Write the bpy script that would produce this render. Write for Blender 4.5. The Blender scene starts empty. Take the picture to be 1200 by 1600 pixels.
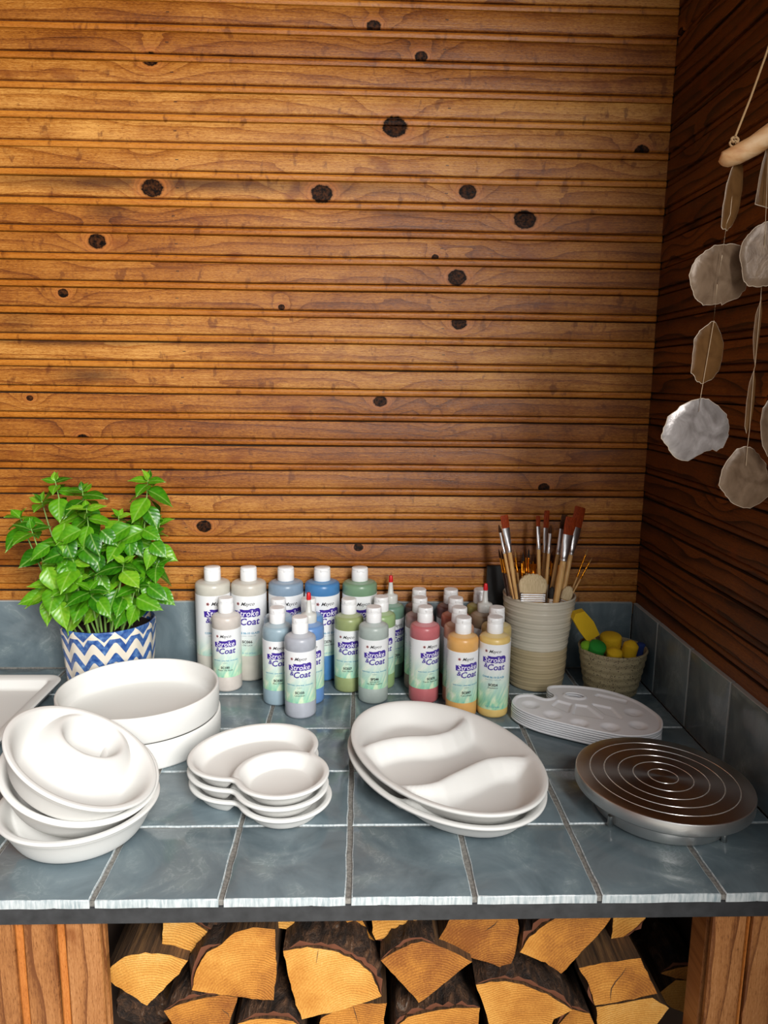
import bpy, bmesh, math, random
import numpy as np
from mathutils import Vector, Matrix
PI = math.pi
sc = bpy.context.scene
COL = sc.collection
rnd = random.Random(7)

# ------------------------------------------------------------------ camera
CAM = (0.0095, -0.6971, 0.5339); PITCH, YAW, ROLL, FPX = 0.17496, -0.03274, 0.0120, 1161.9
def cam_axes():
    cp, sp = math.cos(PITCH), math.sin(PITCH)
    f = Vector((0, cp, -sp)); u = Vector((0, sp, cp)); x = Vector((1, 0, 0))
    Z = Matrix.Rotation(YAW, 3, 'Z'); f, u, x = Z @ f, Z @ u, Z @ x
    c, s = math.cos(ROLL), math.sin(ROLL)
    return c*x + s*u, -s*x + c*u, f
CX, CU, CF = cam_axes()
def at(px, py, axis, val):           # the point of the plane <axis>=val seen at that spot of the photograph
    d = CF + CX*((px-600)/FPX) - CU*((py-800)/FPX)
    t = (val-CAM[axis])/d[axis]
    return Vector(CAM) + d*t
cd = bpy.data.cameras.new('camera'); cam = bpy.data.objects.new('camera', cd); COL.objects.link(cam)
cam.matrix_world = Matrix.Translation(CAM) @ Matrix((CX, CU, -CF)).transposed().to_4x4()
cd.sensor_fit = 'VERTICAL'; cd.sensor_height = 24; cd.lens = 24*FPX/1600; cd.clip_start = .02
sc.camera = cam

# ------------------------------------------------------------------ light
w = bpy.data.worlds.new('overcast sky'); sc.world = w; w.use_nodes = True
bg = w.node_tree.nodes['Background']; bg.inputs[0].default_value = (.93, .97, 1, 1); bg.inputs[1].default_value = .35
def area(name, loc, target, sx, sy, power, col):
    l = bpy.data.lights.new(name, 'AREA'); l.shape = 'RECTANGLE'; l.size = sx; l.size_y = sy; l.energy = power; l.color = col
    o = bpy.data.objects.new(name, l); COL.objects.link(o); o.location = loc
    o.rotation_euler = (Vector(target)-Vector(loc)).to_track_quat('-Z', 'Y').to_euler(); return o
area('open_side_daylight', (1.12, -2.8, 1.9), (0, .4, .3), 1.2, 2.2, 208, (1, .98, .945))
sc.view_settings.view_transform = 'Standard'; sc.view_settings.look = 'None'
sc.view_settings.exposure = 0.25; sc.view_settings.gamma = 1; sc.view_settings.use_curve_mapping = False

# ------------------------------------------------------------------ helpers
def link(name, me, parent=None, loc=None):
    o = bpy.data.objects.new(name, me); COL.objects.link(o)
    if loc is not None: o.location = loc
    if parent is not None: o.parent = parent
    return o
def tag(o, label=None, cat=None, group=None, kind=None):
    if label: o['label'] = label
    if cat: o['category'] = cat
    if group: o['group'] = group
    if kind: o['kind'] = kind
    return o
def empty(name, loc=(0, 0, 0), rot=None):
    o = bpy.data.objects.new(name, None); COL.objects.link(o); o.location = loc; o.empty_display_size = .02
    if rot is not None: o.rotation_euler = rot
    return o
def mesh(name, V, F, mats, mi=None, smooth=True):
    me = bpy.data.meshes.new(name); me.from_pydata([tuple(v) for v in V], [], [tuple(f) for f in F])
    for m in (mats if isinstance(mats, (list, tuple)) else [mats]): me.materials.append(m)
    if mi: me.polygons.foreach_set('material_index', mi)
    me.polygons.foreach_set('use_smooth', [smooth]*len(F)); me.update(); return me
def fix(me):
    b = bmesh.new(); b.from_mesh(me); bmesh.ops.recalc_face_normals(b, faces=b.faces); b.to_mesh(me); b.free(); return me
def sharp(me, ang=40):
    me.set_sharp_from_angle(angle=math.radians(ang)); return me
def box(name, lo, hi, mat, bevel=0):
    b = bmesh.new(); bmesh.ops.create_cube(b, size=1)
    for v in b.verts: v.co = Vector([lo[i]+(v.co[i]+.5)*(hi[i]-lo[i]) for i in range(3)])
    if bevel: bmesh.ops.bevel(b, geom=b.edges[:], offset=bevel, segments=2, affect='EDGES')
    me = bpy.data.meshes.new(name); b.to_mesh(me); b.free(); me.materials.append(mat); return me
def lathe(name, prof, mats, n=40, mi=None, closed=False, rfun=None):
    V, F, M = [], [], []
    k = len(prof)
    for r, z in prof:
        for i in range(n):
            a = 2*PI*i/n; rr = r*(rfun(a, z) if rfun else 1); V.append((rr*math.cos(a), rr*math.sin(a), z))
    for j in range(k-1):
        for i in range(n):
            F.append((j*n+i, j*n+(i+1) % n, (j+1)*n+(i+1) % n, (j+1)*n+i)); M.append(mi[j] if mi else 0)
    if prof[0][0] > 1e-5: F.append(tuple(reversed(range(n)))); M.append(mi[0] if mi else 0)
    if prof[-1][0] > 1e-5: F.append(tuple(range((k-1)*n, k*n))); M.append(mi[-1] if mi else 0)
    me = mesh(name, V, F, mats, M); return sharp(me, 50)
def tube(name, pts, rads, mat, n=8, flat=None, ref=None):
    pts = [Vector(p) for p in pts]; V, F = [], []
    for i, p in enumerate(pts):
        t = (pts[min(i+1, len(pts)-1)]-pts[max(i-1, 0)]).normalized()
        a = t.cross(Vector((0, 0, 1)));  a = (a if a.length > .05 else t.cross(Vector((1, 0, 0)))).normalized(); b = t.cross(a)
        if a.x < 0: a, b = -a, -b
        if ref is not None: a = (Vector(ref)-t*Vector(ref).dot(t)).normalized(); b = t.cross(a)
        r = rads[i] if isinstance(rads, (list, tuple)) else rads
        fl = flat[i] if flat else 1
        for k in range(n):
            an = 2*PI*k/n; V.append(p + a*(math.cos(an)*r) + b*(math.sin(an)*r*fl))
    for i in range(len(pts)-1):
        for k in range(n): F.append((i*n+k, i*n+(k+1) % n, (i+1)*n+(k+1) % n, (i+1)*n+k))
    F.append(tuple(reversed(range(n)))); F.append(tuple(range((len(pts)-1)*n, len(pts)*n)))
    me = fix(mesh(name, V, F, mat)); return sharp(me, 60)

# ---- material helpers
def lin(r, g, b): return tuple([((c/255)/12.92 if c <= 10.3 else (((c/255)+.055)/1.055)**2.4) for c in (r, g, b)])+(1,)
class NT:
    def __init__(s, name, rough=.5, **k):
        s.m = bpy.data.materials.new(name); s.m.use_nodes = True; s.t = s.m.node_tree; s.b = s.t.nodes['Principled BSDF']
        s.b.inputs['Roughness'].default_value = rough
        for a, v in k.items(): s.b.inputs[a.replace('_', ' ')].default_value = v
    def n(s, typ, **k):
        x = s.t.nodes.new('ShaderNode'+typ)
        for a, v in k.items(): setattr(x, a, v)
        return x
    def put(s, inp, v):
        if hasattr(v, 'is_output') or isinstance(v, bpy.types.NodeSocket): s.t.links.new(v, inp)
        else: inp.default_value = v
    def math(s, op, a, b=0., c=None, clamp=False):
        x = s.n('Math', operation=op, use_clamp=clamp); s.put(x.inputs[0], a); s.put(x.inputs[1], b)
        if c is not None: s.put(x.inputs[2], c)
        return x.outputs[0]
    def pos(s): return s.n('NewGeometry').outputs['Position']
    def obj(s): return s.n('TexCoord').outputs['Object']
    def rand(s): return s.n('ObjectInfo').outputs['Random']
    def sep(s, v): x = s.n('SeparateXYZ'); s.put(x.inputs[0], v); return x.outputs
    def comb(s, a, b, c): x = s.n('CombineXYZ'); [s.put(x.inputs[i], v) for i, v in enumerate((a, b, c))]; return x.outputs[0]
    def noise(s, v, scale, detail=4, rough=.55, dist=0.):
        x = s.n('TexNoise'); s.put(x.inputs['Vector'], v); x.inputs['Scale'].default_value = scale; x.inputs['Detail'].default_value = detail
        x.inputs['Roughness'].default_value = rough; x.inputs['Distortion'].default_value = dist; return x.outputs['Fac']
    def ramp(s, f, st):
        x = s.n('ValToRGB'); s.put(x.inputs[0], f); e = x.color_ramp.elements
        while len(e) < len(st): e.new(.5)
        for q, (p, c) in zip(e, st): q.position = p; q.color = c if len(c) == 4 else tuple(c)+(1,)
        return x.outputs[0]
    def mix(s, f, a, b, mode='MIX'):
        x = s.n('Mix', data_type='RGBA', blend_type=mode); s.put(x.inputs[0], f); s.put(x.inputs[6], a); s.put(x.inputs[7], b); return x.outputs[2]
    def bump(s, h, st=.3, d=.001):
        x = s.n('Bump'); x.inputs['Strength'].default_value = st; x.inputs['Distance'].default_value = d; s.put(x.inputs['Height'], h)
        s.t.links.new(x.outputs[0], s.b.inputs['Normal']); return x
    def col(s, c): s.put(s.b.inputs['Base Color'], c); return s
def plain(name, rgb, rough=.5, **k): return NT(name, rough, **k).col(lin(*rgb)).m

def wood(name, axis, stops, knots=(), stains_and_shade=(), nails=(), kn_auto=False, scale=1., rough=.42, grain=.35, alongz=False):
    rough -= .04; t = NT(name, rough); p = t.pos(); s = t.sep(p)
    L = s[2] if alongz else (s[0] if axis == 'x' else s[1]); Z = s[0] if alongz else s[2]
    r = t.rand(); ro = t.math('MULTIPLY', r, 37.)
    v0 = t.comb(t.math('MULTIPLY', L, 2.2*scale), t.math('MULTIPLY', Z, 14*scale), ro)
    warp = t.noise(v0, 1., 3)
    ring = t.math('ADD', t.math('MULTIPLY', Z, 95*scale), t.math('MULTIPLY', warp, 7.)); ring = t.math('ADD', ring, ro)
    kmask = None; halo = None
    for (kx, kz, kr) in knots:
        d = t.n('VectorMath', operation='DISTANCE'); t.put(d.inputs[0], t.comb(t.math('MULTIPLY', L, .8), Z, 0.)); d.inputs[1].default_value = (kx*.8, kz, 0)
        q = t.math('DIVIDE', d.outputs['Value'], kr)
        kmask = q if kmask is None else t.math('MINIMUM', kmask, q)
    if kn_auto:
        vv = t.n('TexVoronoi'); t.put(vv.inputs['Vector'], t.comb(t.math('MULTIPLY', L, 5.), t.math('MULTIPLY', Z, 8.), 3.)); vv.inputs['Scale'].default_value = 1
        kmask = t.math('MULTIPLY', vv.outputs['Distance'], 16.)
    if kmask is not None:
        g = t.math('POWER', 2.718, t.math('MULTIPLY', kmask, -.42)); ring = t.math('ADD', ring, t.math('MULTIPLY', g, 9.))
    band = t.math('FRACT', t.math('MULTIPLY', ring, .42)); band = t.math('POWER', band, 5.)
    fine = t.noise(t.comb(t.math('MULTIPLY', L, 14*scale), t.math('MULTIPLY', Z, 520*scale), ro), 1., 5, .75)
    big = t.noise(t.comb(t.math('MULTIPLY', L, 5.), t.math('MULTIPLY', Z, 9.), ro), 1., 4, .6)
    pores = t.noise(t.comb(t.math('MULTIPLY', L, 160.), t.math('MULTIPLY', Z, 900.), ro), 1., 3, .7)
    v = t.math('MULTIPLY_ADD', fine, .42, t.math('MULTIPLY', big, .40)); v = t.math('ADD', v, t.math('MULTIPLY_ADD', pores, .46, -.14))
    v = t.math('SUBTRACT', v, t.math('MULTIPLY', band, grain*.42)); v = t.math('ADD', v, t.math('MULTIPLY', t.math('SUBTRACT', r, .5), .13))
    c = t.ramp(v, stops)
    st = t.noise(t.comb(t.math('MULTIPLY', L, 16.), t.math('MULTIPLY', Z, 22.), 5.), 1., 3, .5)
    c = t.mix(t.ramp(st, [(.60, (0, 0, 0)), (.72, (.6, .6, .6))]), c, lin(112, 52, 10))
    dr = t.noise(t.comb(t.math('MULTIPLY', L, 46.), t.math('MULTIPLY', Z, 26.), 9.), 1., 3, .6)
    if not alongz: c = t.mix(t.ramp(dr, [(.60, (0, 0, 0)), (.68, (.62, .62, .62))]), c, lin(92, 42, 8))
    c = t.mix(t.ramp(pores, [(.30, (.55, .55, .55)), (.40, (0, 0, 0))]), c, lin(70, 34, 8))
    for nx_ in nails:
        zf = t.math('ABSOLUTE', t.math('SUBTRACT', t.math('FRACT', t.math('DIVIDE', t.math('SUBTRACT', Z, .1545), .04478)), .50))
        ln = t.math('ABSOLUTE', t.math('SUBTRACT', L, t.math('ADD', nx_, t.math('MULTIPLY', t.math('SUBTRACT', r, .5), .012))))
        nm = t.math('MULTIPLY', t.math('LESS_THAN', zf, .017), t.math('LESS_THAN', ln, .0026)); c = t.mix(t.math('MULTIPLY', nm, .85), c, lin(34, 20, 12))
    for (sx, sz, rx, rz, am) in stains_and_shade:
        d = t.n('VectorMath', operation='DISTANCE'); t.put(d.inputs[0], t.comb(t.math('DIVIDE', L, rx), t.math('DIVIDE', Z, rz), 0.)); d.inputs[1].default_value = (sx/rx, sz/rz, 0)
        f = t.math('SUBTRACT', 1.25, t.math('ADD', d.outputs['Value'], t.math('MULTIPLY', t.math('SUBTRACT', big, .5), 1.5)), clamp=True)
        c = t.mix(t.math('MULTIPLY', f, am), c, lin(52, 24, 10))
    if kmask is not None:
        kn = t.noise(t.comb(L, Z, 1.), 150, 4, .65)
        km = t.math('ADD', kmask, t.math('MULTIPLY', t.math('SUBTRACT', kn, .5), .55))
        hl = t.math('MULTIPLY', t.math('SUBTRACT', 2.3, km, clamp=True), .6); hr_ = t.math('MULTIPLY_ADD', t.math('SINE', t.math('MULTIPLY', km, 16.)), .25, .75)
        c = t.mix(hl, c, t.mix(hr_, lin(96, 46, 12), lin(176, 104, 44)))
        core = t.mix(t.math('MULTIPLY', t.math('SUBTRACT', kn, .42, clamp=True), 5., clamp=True), lin(16, 9, 6), lin(72, 40, 20))
        edge = t.math('MULTIPLY', t.math('SUBTRACT', km, .78, clamp=True), 6., clamp=True)
        cm = t.math('MULTIPLY', t.math('SUBTRACT', 1.08, km, clamp=True), 8., clamp=True)
        c = t.mix(cm, c, t.mix(edge, core, lin(20, 11, 7))); t.put(t.b.inputs['Specular IOR Level'], t.math('MULTIPLY_ADD', cm, -.26, .32))
    else: t.b.inputs['Specular IOR Level'].default_value = .24
    t.col(c)
    t.bump(t.math('ADD', t.math('MULTIPLY', fine, .8), t.math('MULTIPLY', band, -.25)), .5, .0012)
    t.put(t.b.inputs['Roughness'], t.math('MULTIPLY_ADD', fine, .25, rough-.12))
    return t.m
W_ST = [(.20, lin(70, 32, 4)), (.36, lin(118, 62, 12)), (.50, lin(158, 97, 32)), (.70, lin(204, 148, 74))]
KN = [(584, 42, 8), (235, 92, 9), (658, 89, 7), (617, 198, 14), (503, 303, 12), (238, 294, 12), (731, 300, 10), (820, 343, 13), (152, 377, 10), (714, 434, 11),
      (99, 458, 6), (717, 505, 9), (594, 627, 8), (681, 655, 6), (130, 687, 8), (47, 622, 4), (319, 822, 9), (560, 855, 6), (850, 762, 7), (440, 480, 4), (680, 402, 4), (1003, 236, 8)]
knots = []
for x, y, r in KN:
    q = at(x, y, 1, .640); knots.append((q.x, q.z, r/FPX*1.37))
stains_and_shade = []
for x0, x1, y, hh, a in [(-60, 620, 287, 14, .8), (-120, 340, 530, 10, .9), (90, 200, 587, 12, .7), (130, 215, 325, 16, .6), (0, 60, 500, 20, .35), (560, 660, 330, 8, .4), (960, 1080, 470, 300, .35)]:  # board stains; the last, tall entry paints shade into the wall corner
    q = at((x0+x1)/2, y, 1, .64); stains_and_shade.append((q.x, q.z, (x1-x0)/2*1.18e-3, hh*1.18e-3, a))
M = {}
M['wall_wood'] = wood('stained pine board', 'x', W_ST, knots, stains_and_shade, (at(278, 400, 1, .64).x, at(692, 400, 1, .64).x))
M['bead_wood'] = wood('stained pine bead', 'x', [(.25, lin(96, 44, 6)), (.45, lin(160, 92, 24)), (.7, lin(196, 130, 50))], knots[3:9], grain=.2, rough=.36)
SW_SHADED = [(.25, lin(44, 19, 4)), (.42, lin(84, 42, 12)), (.56, lin(112, 61, 20)), (.74, lin(140, 84, 36))]  # back-wall pine darkened: the right wall's shade is put into these colours
M['side_wood_shaded'] = wood('stained pine board side shaded', 'y', SW_SHADED, kn_auto=True, grain=.85, rough=.5)
M['dark_wood'] = wood('shadow pine', 'x', SW_SHADED, rough=.6)
M['panel_wood'] = wood('clear pine panel', 'x', [(.25, lin(112, 66, 34)), (.45, lin(160, 106, 60)), (.62, lin(184, 130, 82)), (.8, lin(204, 156, 110))], grain=.7, alongz=True, scale=1.0, rough=.5)
M['panel_bead'] = wood('pine panel bead', 'x', [(.2, lin(124, 64, 22)), (.5, lin(180, 108, 48)), (.8, lin(206, 140, 76))], grain=.3, alongz=True, rough=.4)
M['groove'] = plain('dark groove backing', (58, 40, 28), .8)
M['bisque'] = NT('white bisque', .55).col(lin(221, 221, 218)); t = M['bisque']; t.bump(t.noise(t.obj(), 900, 2), .06, .0003); M['bisque'] = t.m
M['grout'] = NT('grey grout', .85); t = M['grout']; t.col(t.ramp(t.noise(t.pos(), 300, 3), [(.3, lin(96, 94, 90)), (.7, lin(142, 139, 133))])); t.bump(t.noise(t.pos(), 700, 2), .4, .0006); M['grout'] = t.m
def tile_mat(name, dark=1.):
    t = NT(name, .13); p = t.pos(); r = t.math('MULTIPLY', t.rand(), 50.); s = t.sep(p)
    v = t.comb(s[0], s[1], t.math('ADD', s[2], r))
    a = t.noise(v, 9, 5, .6, 1.2); b = t.noise(v, 26, 4, .6, 2.5)
    veins = t.math('SUBTRACT', 1., t.math('MULTIPLY', t.math('ABSOLUTE', t.math('SUBTRACT', b, .5)), 22.), clamp=True)
    vm = t.math('MULTIPLY', veins, t.math('MULTIPLY', t.math('SUBTRACT', a, .52, clamp=True), 3.2), clamp=True)
    c = t.ramp(a, [(.28, lin(75*dark, 88*dark, 94*dark)), (.5, lin(93*dark, 106*dark, 112*dark)), (.72, lin(112*dark, 125*dark, 127*dark))])
    c = t.mix(vm, c, lin(168, 178, 182)); t.col(c)
    t.bump(t.noise(v, 14, 3, .5), .35, .004)
    t.put(t.b.inputs['Roughness'], t.math('MULTIPLY_ADD', b, .12, .08)); return t.m
M['tile'] = tile_mat('grey blue glazed tile', 1.13)
M['tile_edge'] = NT('pale glaze edge', .3); t = M['tile_edge']; s = t.sep(t.pos()); n_ = t.noise(t.comb(t.math('MULTIPLY', s[0], 260.), t.math('MULTIPLY', s[1], 260.), t.math('MULTIPLY', s[2], 40.)), 1., 3)
t.col(t.ramp(n_, [(.3, lin(136, 152, 158)), (.6, lin(196, 203, 205))])); M['tile_edge'] = t.m
M['tile_seam'] = plain('broken glaze rim', (158, 166, 166), .4)
M['black_bar'] = NT('black painted bar', .45); t = M['black_bar']; t.col(t.ramp(t.noise(t.pos(), 60, 4), [(.3, lin(38, 40, 43)), (.7, lin(56, 58, 61))])); M['black_bar'] = t.m

# ------------------------------------------------------------------ walls of beaded boards
T0, BD = .642, .6416            # face planes
WX, WY = .5322, .6416           # right wall face x, back wall face y
ZP, Z0 = .04478, .1547 - .0002  # board pitch, first bead height
def board(name, L0, L1, z, axis, mats, seed):
    # profile (depth proud of wall plane, z): flat face, thin groove, rounded bead, deep groove
    r_ = random.Random(seed); dz = r_.uniform(-.0006, .0006); pr_ = r_.uniform(0, .0008)
    P = [(-.0045, -.0064), (-.0026, -.0058), (-.0010, -.0044), (-.0003, -.001), (-.0005, .002), (-.0016, .0044), (-.0030, .0053),
         (-.0030, .0060), (.0010+pr_, .0066+dz), (.0020+pr_, .0080+dz), (.0020+pr_, .0357), (.0010+pr_, .0372), (-.0045, .0377)]
    mi = [1, 1, 1, 1, 1, 1, 2, 0, 0, 0, 0, 2]
    n = 14; V, F, MM = [], [], []
    ph = r_.uniform(0, 9)
    for i in range(n+1):
        L = L0+(L1-L0)*i/n
        wv = .0005*math.sin(L*5+ph)+.0003*math.sin(L*13+ph*2)
        for d, zz in P:
            if axis == 'x': V.append((L, WY-d, z+zz+wv))
            else: V.append((WX-d, L, z+zz+wv))
    k = len(P)
    for i in range(n):
        for j in range(k-1): F.append((i*k+j, i*k+j+1, (i+1)*k+j+1, (i+1)*k+j)); MM.append(mi[j])
    me = mesh(name, V, F, mats, MM); return sharp(fix(me), 35)
wall_back = tag(link('wall_back', box('wall_back', (-1.5, WY+.0075, -.9), (1.2, WY+.05, 1.62), M['groove'])), kind='structure')
wall_right = tag(link('wall_right', box('wall_right', (WX+.0075, -.8, -.9), (WX+.06, WY+.0075, 1.62), M['groove'])), kind='structure')  # unseen front stretch lengthened to throw the corner into shadow
k = 0
for z in np.arange(Z0-ZP, 1.60, ZP):
    o = link('plank', board('plank', -1.5, WX-.0006, z, 'x', [M['wall_wood'], M['bead_wood'], M['groove']], 100+k), wall_back)
    o = link('plank', board('plank', -.8, WY-.0012, z, 'y', [M['side_wood_shaded'], M['side_wood_shaded'], M['groove']], 200+k), wall_right); k += 1
wall_left_skyblock = tag(link('wall_left_skyblock', box('wall_left_skyblock', (-1.56, -2.2, -.9), (-1.5, WY+.05, 1.62), M['dark_wood'])), kind='structure')  # unseen wall added to block sky light from the left
ceiling = tag(link('ceiling', box('ceiling', (-1.56, -.45, 1.62), (1.2, WY+.05, 1.66), M['dark_wood'])), kind='structure')
floor = tag(link('floor', box('floor', (-4, -6, -.96), (5, WY+.05, -.9), plain('paving', (205, 200, 190), .8))), kind='structure')  # pale paving colour stands in for sunlit ground, to bounce light

# ------------------------------------------------------------------ countertop and tiled upstands
TX, TY = .5228, .6322           # upstand faces
SX, SY = .133, .12855
def tile(name, lo, hi, up, bev, seed, wavy=.0006, mats=None, edge_sides=()):
    """glazed tile as a slab lo..hi; 'up' = axis of its face; edge slightly uneven"""
    r_ = random.Random(seed); ax = [i for i in range(3) if i != up]; sgn = 1 if up == 2 else -1
    face = hi[up] if sgn > 0 else lo[up]; back = lo[up] if sgn > 0 else hi[up]
    a0, a1, b0, b1 = lo[ax[0]], hi[ax[0]], lo[ax[1]], hi[ax[1]]
    loop = []; ns = 7
    for i in range(ns): loop.append((a0+(a1-a0)*i/ns, b0))
    for i in range(ns): loop.append((a1, b0+(b1-b0)*i/ns))
    for i in range(ns): loop.append((a1-(a1-a0)*i/ns, b1))
    for i in range(ns): loop.append((a0, b1-(b1-b0)*i/ns))
    jit = [(r_.uniform(-wavy, wavy), r_.uniform(-wavy, wavy)) for _ in loop]
    ca, cb = (a0+a1)/2, (b0+b1)/2
    def pt(a, b, d):
        v = [0, 0, 0]; v[ax[0]] = a; v[ax[1]] = b; v[up] = d; return tuple(v)
    V, F, MM = [], [], []; N = len(loop)
    for inset, dep in ((0, back), (0, face-sgn*bev*1.1), (bev*.35, face-sgn*bev*.3), (bev*1.1, face)):
        for (a, b), (ja, jb) in zip(loop, jit):
            sa = (a1-a0)/2; sb = (b1-b0)/2
            V.append(pt(ca+(a-ca)*(sa-inset)/sa+ja, cb+(b-cb)*(sb-inset)/sb+jb, dep))
    for j in range(3):
        for i in range(N): F.append((j*N+i, j*N+(i+1) % N, (j+1)*N+(i+1) % N, (j+1)*N+i)); MM.append(1)
    F.append(tuple(range(3*N, 4*N))); MM.append(0); F.append(tuple(reversed(range(N)))); MM.append(1)
    me = fix(mesh(name, V, F, mats or [M['tile'], M['tile_edge']], MM)); me.set_sharp_from_angle(angle=math.radians(50)); return me
counter = tag(empty('countertop', (0, .3, -.03)), 'long grey-blue tiled worktop on a black bar, under all the pottery', 'countertop')
def kid(o, par):           # parent keeping the mesh written in world coordinates
    o.parent = par; o.matrix_parent_inverse = Matrix.Translation(par.location).inverted() ; return o
kid(link('grout_bed', box('grout_bed', (-.95, .002, -.0085), (TX, TY, -.0022), M['grout'])), counter)
kid(link('edge_bar', box('edge_bar', (-.95, .0005, -.028), (1.0, .04, -.0085), M['black_bar'], .0006)), counter)
kid(link('board', box('board', (-.95, .04, -.028), (WX+.006, .64, -.0086), M['black_bar'])), counter)
sd = 0
for i in range(-7, 4):
    for j in range(5):
        x0, x1 = i*SX+.0030, (i+1)*SX-.0030; y0, y1 = j*SY+.0016+(0 if j else -.0016), (j+1)*SY-.0016
        x1 = min(x1, TX-.0015); y1 = min(y1, TY-.0015)
        if i == -7: x0 = -.93
        o = link('tile', tile('tile', (x0, y0, -.0094), (x1, y1, rnd.uniform(-.0003, .0003)), 2, .0011, sd), counter); sd += 1
        o.matrix_parent_inverse = counter.matrix_basis.inverted()
        o.rotation_euler = (0, 0, 0)
for i in range(-8, 4):            # back upstand
    x0, x1 = i*SX+.0012, min((i+1)*SX-.0012, TX-.0015)
    link('tile', tile('tile', (x0, TY, .0012), (x1, WY+.004, .1290), 1, .0009, sd, .0003, [M['tile'], M['tile_seam']]), wall_back); sd += 1
for j in range(0, 5):             # side upstand
    y0, y1 = j*SY+.0014, min((j+1)*SY-.0014, TY-.0012)
    link('tile', tile('tile', (TX, y0, .0012), (WX+.004, y1, .1290), 0, .0011, sd, .0004, [M['tile'], M['tile_seam']]), wall_right); sd += 1
link('grout', box('grout', (-1.1, TY+.002, -.002), (TX, WY+.006, .1278), M['grout']), wall_back)
link('grout', box('grout', (TX+.002, 0, -.002), (WX+.006, TY, .1278), M['grout']), wall_right)

# ------------------------------------------------------------------ under the counter: panels of boards
def vpanel(name, label, xs, y, z0, z1, depth, side):
    root = tag(empty(name, ((xs[0]+xs[-1])/2, y+depth/2, z0)), label, 'panel', kind=None)
    for a, b, kind in xs[2] if isinstance(xs[2], list) else []: pass
    return root
def support(label, x0, x1, y, strips, depth, edge):
    root = tag(empty('counter_support', ((x0+x1)/2, y+.01, -.9)), label, 'support')
    def add(nm, me): o = link(nm, me, root); o.matrix_parent_inverse = root.matrix_basis.inverted()
    add('frame_board', box('frame_board', (min(x0, x1), y+.012, -.9), (max(x0, x1), y+depth, -.029), M['panel_wood'], .001))
    bx_ = (min(x0, x1)-.0, max(x0, x1)-.05) if edge == 'r' else (min(x0, x1)+.06, max(x0, x1))
    add('shaded_side_board', box('shaded_side_board', (bx_[0], y+depth, -.9), (bx_[1], .58, -.029), M['groove']))  # groove brown here paints in the shade of the gap beside the logs
    for a, b, kind in strips:
        n = 10; V, F, MM = [], [], []
        if kind == 'flat': P = [(a, .004), (a+.0004, -.0), (a+.0016, -.0012), (b-.0016, -.0012), (b-.0004, 0), (b, .004)]
        else: P = [(a, .006), (a+.001, .0018), (a+(b-a)*.3, .0004), (a+(b-a)*.6, .0006), (b-.0012, .0028), (b, .008)]
        for i in range(n+1):
            z = -.9+(.871)*i/n
            for px, d in P: V.append((px+.0004*math.sin(z*20+a*90), y+d+.0, z))
        for i in range(n):
            for j in range(5): F.append((i*6+j, i*6+j+1, (i+1)*6+j+1, (i+1)*6+j))
        add('plank' if kind == 'flat' else 'bead', sharp(fix(mesh('plank', V, F, M['panel_wood'] if kind == 'flat' else M['panel_bead'])), 35))
    return root
YS = .008
X = lambda px: at(px, 1455, 1, YS).x
st = [(X(101)+.0004, X(157), 'flat'), (X(86), X(101), 'bead'), (X(36)+.0004, X(86), 'flat'), (X(21), X(36), 'bead'), (X(-30), X(21), 'flat'), (X(-44), X(-30), 'bead'), (X(-95), X(-44), 'flat')]
support('pine beadboard support under the left end of the worktop', X(-95), X(157), YS, st, .022, 'r')
st = [(X(1112), X(1165), 'flat'), (X(1165)+.0003, X(1174), 'bead'), (X(1174)+.0003, X(1224), 'flat'), (X(1224), X(1238), 'bead'), (X(1238), X(1290), 'flat')]
support('pine beadboard support under the right end of the worktop', X(1112), X(1290), YS, st, .045, 'l')
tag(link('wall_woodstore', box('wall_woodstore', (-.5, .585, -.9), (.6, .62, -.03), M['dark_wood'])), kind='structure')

# ------------------------------------------------------------------ firewood
def log_end_mat():
    t = NT('sawn log end', .75); p = t.obj(); s = t.sep(p); r = t.rand()
    px = t.math('MULTIPLY_ADD', t.math('FRACT', t.math('MULTIPLY', r, 7.)), .06, t.math('SUBTRACT', s[0], .03))
    pz = t.math('ADD', s[2], .055)
    nz = t.noise(p, 12, 3, .6)
    d = t.math('SQRT', t.math('ADD', t.math('MULTIPLY', px, px), t.math('MULTIPLY', pz, pz)))
    rings = t.math('SINE', t.math('MULTIPLY', t.math('ADD', d, t.math('MULTIPLY', nz, .022)), 2100.))
    fn = t.noise(p, 420, 4, .7); big = t.noise(t.comb(s[0], s[2], t.math('MULTIPLY', r, 20.)), 16, 4, .6)
    v = t.math('ADD', t.math('MULTIPLY', big, .55), t.math('MULTIPLY', fn, .35)); v = t.math('SUBTRACT', v, t.math('MULTIPLY', rings, .022))
    v = t.math('ADD', v, t.math('MULTIPLY', t.math('SUBTRACT', r, .5), .30))
    t.col(t.ramp(v, [(.26, lin(138, 78, 20)), (.42, lin(192, 126, 44)), (.56, lin(218, 158, 72)), (.74, lin(236, 194, 122))]))
    t.bump(t.math('ADD', fn, t.math('MULTIPLY', rings, .2)), .7, .0015); return t.m
def bark_mat():
    t = NT('bark', .7); p = t.obj(); s = t.sep(p); v = t.comb(s[0], t.math('MULTIPLY', s[1], .35), s[2])
    a = t.noise(v, 70, 6, .7, .8); b = t.noise(v, 220, 4, .7)
    t.col(t.ramp(a, [(.35, lin(26, 19, 15)), (.5, lin(62, 44, 32)), (.62, lin(104, 72, 48)), (.75, lin(150, 140, 128))]))
    t.bump(t.math('ADD', a, t.math('MULTIPLY', b, .4)), 1., .008); return t.m
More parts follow.
